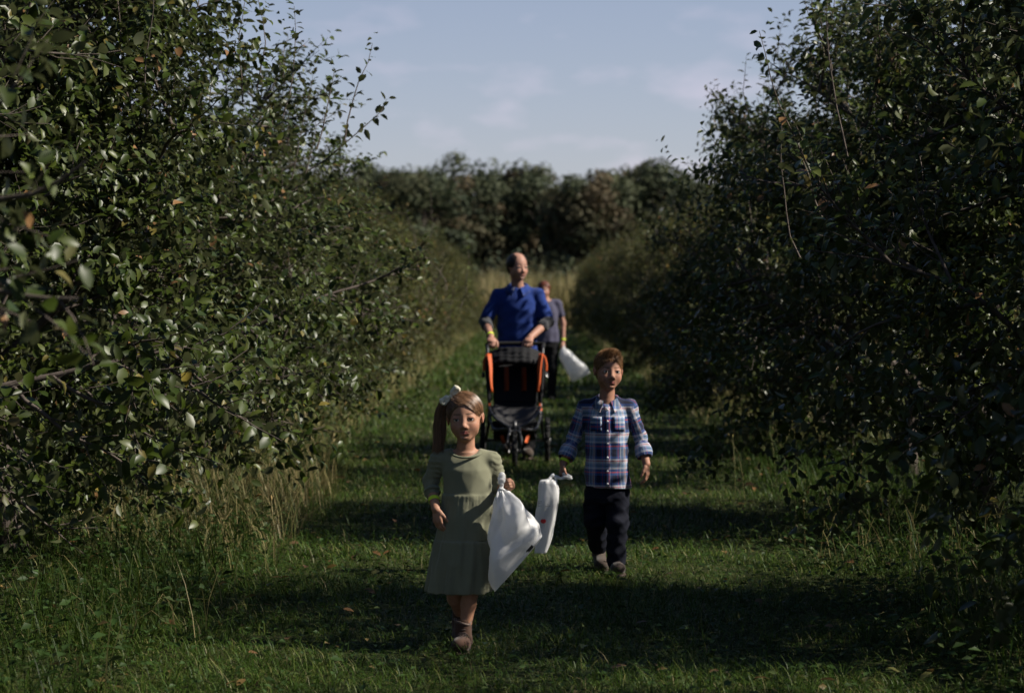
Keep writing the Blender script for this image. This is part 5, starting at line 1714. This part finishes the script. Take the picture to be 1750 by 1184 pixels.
FWY, RWY = -.50, .25
wheel((.0, FWY, .155), .155, .045)
wheel((.275, RWY, .195), .195, .045)
wheel((-.275, RWY, .195), .195, .045)
mb = MB()
for q in (-1, 1):
    mb.tube(spline([(q * .24, .46, 1.0), (q * .235, .36, .88), (q * .225, .20, .66), (q * .21, .02, .40), (q * .19, -.16, .36)], 14), .014, 8)     # main side tube
    mb.tube(spline([(q * .21, .02, .42), (q * .235, .16, .28), (q * .25, RWY, .195)], 8), .013, 8)     # rear leg
    mb.tube([(q * .215, .14, .58), (q * .245, RWY, .22)], .010, 6)
    mb.tube(spline([(q * .20, -.10, .37), (q * .17, -.28, .32), (q * .06, -.40, .33), (q * .04, FWY + .02, .34)], 12), .013, 8)   # lower frame to the fork
mb.tube([(-.27, RWY, .195), (.27, RWY, .195)], .011, 8)
mb.build('frame', M['blackmetal'], STR)
mb = MB()
mb.tube(spline([(-.24, .45, .985), (-.245, .50, 1.01), (-.20, .53, 1.015), (0, .535, 1.018), (.20, .53, 1.015), (.245, .50, 1.01), (.24, .45, .985)], 30), .017, 10)
mb.build('handlebar', M['foam'], STR)
mb = MB()
for q in (-1, 1):
    mb.tube([(q * .04, FWY + .02, .345), (q * .045, FWY, .26), (q * .045, FWY, .155)], .011, 8)
    mb.box((q * .045, FWY, .155), (.012, .035, .045), None, .003)
mb.tube(spline([(-.06, FWY - .12, .20), (-.05, FWY - .08, .30), (0, FWY - .05, .325), (.05, FWY - .08, .30), (.06, FWY - .12, .20)], 14), .008, 6)   # mudguard hoop
mb.tube([(0, FWY + .02, .30), (0, FWY + .03, .40)], .018, 8)
mb.build('fork', M['blackmetal'], STR)


def panel(P, name, mt, th=.012, parent=STR, bulge=None):
    """A soft panel through a grid of points."""
    P = np.asarray(P, float); n, m = P.shape[:2]
    A = np.stack([spline(P[:, j], 14) for j in range(m)], 1); A = np.stack([spline(A[i], 14) for i in range(14)], 0)
    N = np.cross(np.gradient(A, axis=0), np.gradient(A, axis=1)); N = norm(N)
    V = np.concatenate([(A + N * th / 2).reshape(-1, 3), (A - N * th / 2).reshape(-1, 3)]); K = 196; Q = []
    for i in range(13):
        for j in range(13):
            a_ = i * 14 + j; Q.append((a_, a_ + 1, a_ + 15, a_ + 14)); Q.append((a_ + K + 14, a_ + K + 15, a_ + K + 1, a_ + K))
    e = [(0, j) for j in range(14)] + [(i, 13) for i in range(1, 14)] + [(13, j) for j in range(12, -1, -1)] + [(i, 0) for i in range(12, 0, -1)]
    for k in range(len(e)):
        a_, b_ = e[k], e[(k + 1) % len(e)]; ia, ib = a_[0] * 14 + a_[1], b_[0] * 14 + b_[1]; Q.append((ia, ia + K, ib + K, ib))
    return link(name, mesh_np(name, V, quads=Q), mt, parent)


# seat: back and base slung between the tubes, harness straps in orange
back = panel([[(-.19, .36, .90), (0, .38, .90), (.19, .36, .90)], [(-.19, .27, .72), (0, .30, .72), (.19, .27, .72)], [(-.18, .16, .52), (0, .19, .51), (.18, .16, .52)]], 'seat_back', M['blacknylon'], .03)
panel([[(-.18, .16, .52), (0, .19, .51), (.18, .16, .52)], [(-.18, .02, .47), (0, .03, .45), (.18, .02, .47)], [(-.185, -.12, .50), (0, -.12, .48), (.185, -.12, .50)]], 'seat_base', M['blacknylon'], .03)
for q in (-1, 1):
    mb = MB(); mb.box((q * .075, .255, .72), (.042, .012, .22), np.array(Matrix.Rotation(-.46, 3, 'X')), .003); mb.build('harness_strap', M['orange'], STR)
    # padded side wing with orange edge
    panel([[(q * .235, .34, .93), (q * .245, .22, .94), (q * .225, .10, .90)], [(q * .22, .26, .76), (q * .245, .14, .78), (q * .235, .04, .78)], [(q * .20, .14, .54), (q * .225, .03, .56), (q * .215, -.10, .52)]], 'side_panel', M['blacknylon'], .016)
    panel([[(q * .205, .12, .935), (q * .238, .09, .94)], [(q * .195, .05, .82), (q * .221, .03, .83)], [(q * .196, .0, .72), (q * .213, -.02, .72)], [(q * .188, -.04, .62), (q * .198, -.06, .62)]], 'orange_trim', M['orange'], .014)
    panel([[(q * .245, .12, .93), (q * .262, .10, .90)], [(q * .255, .10, .86), (q * .272, .08, .84)], [(q * .255, .08, .80), (q * .268, .06, .79)]], 'orange_trim', M['orange'], .014)
    mb = MB(); mb.box((q * .215, -.13, .50), (.02, .012, .07), np.array(Matrix.Rotation(q * -.2, 3, 'Y')), .003); mb.build('orange_tab', M['orange'], STR)
    mb = MB(); mb.box((q * .10, -.30, .24), (.03, .02, .07), np.array(Matrix.Rotation(q * .3, 3, 'Y')), .006); mb.build('orange_tab', M['orange'], STR)
    mb = MB(); mb.box((q * .27, .10, .76), (.03, .05, .05), None, .01); mb.build('hinge', M['blackmetal'], STR)
# canopy folded back under the handlebar
f = Field()
for k in range(4):
    z, y, r_ = .945 - .028 * k, .30 - .055 * k, .034 - .002 * k
    P = spline([(-.215, y + .05, z - .03), (-.12, y - .02, z + .008), (0, y - .035, z + .015), (.12, y - .02, z + .008), (.215, y + .05, z - .03)], 9)
    f.chain(P, [r_] * 9, .012)
V, Q = f.mesh(.009, disp=fold_noise(.006, 21, 64)); field_obj('canopy', V, Q, M['blacknylon'], STR)
# footrest sling and basket
panel([[(-.20, -.13, .50), (0, -.13, .475), (.20, -.13, .50)], [(-.17, -.25, .43), (0, -.26, .36), (.17, -.25, .43)], [(-.13, -.34, .385), (0, -.37, .325), (.13, -.34, .385)]], 'footrest', M['greynylon'], .02)
mb = MB(); mb.tube(spline([(-.215, -.12, .505), (-.19, -.27, .45), (-.12, -.36, .385), (0, -.39, .335), (.12, -.36, .385), (.19, -.27, .45), (.215, -.12, .505)], 26), .012, 8); mb.build('footrest_rim', M['blackmetal'], STR)
panel([[(-.19, .22, .36), (0, .24, .34), (.19, .22, .36)], [(-.18, .05, .22), (0, .05, .20), (.18, .05, .22)], [(-.16, -.16, .34), (0, -.16, .30), (.16, -.16, .34)]], 'basket', M['blacknylon'], .014)
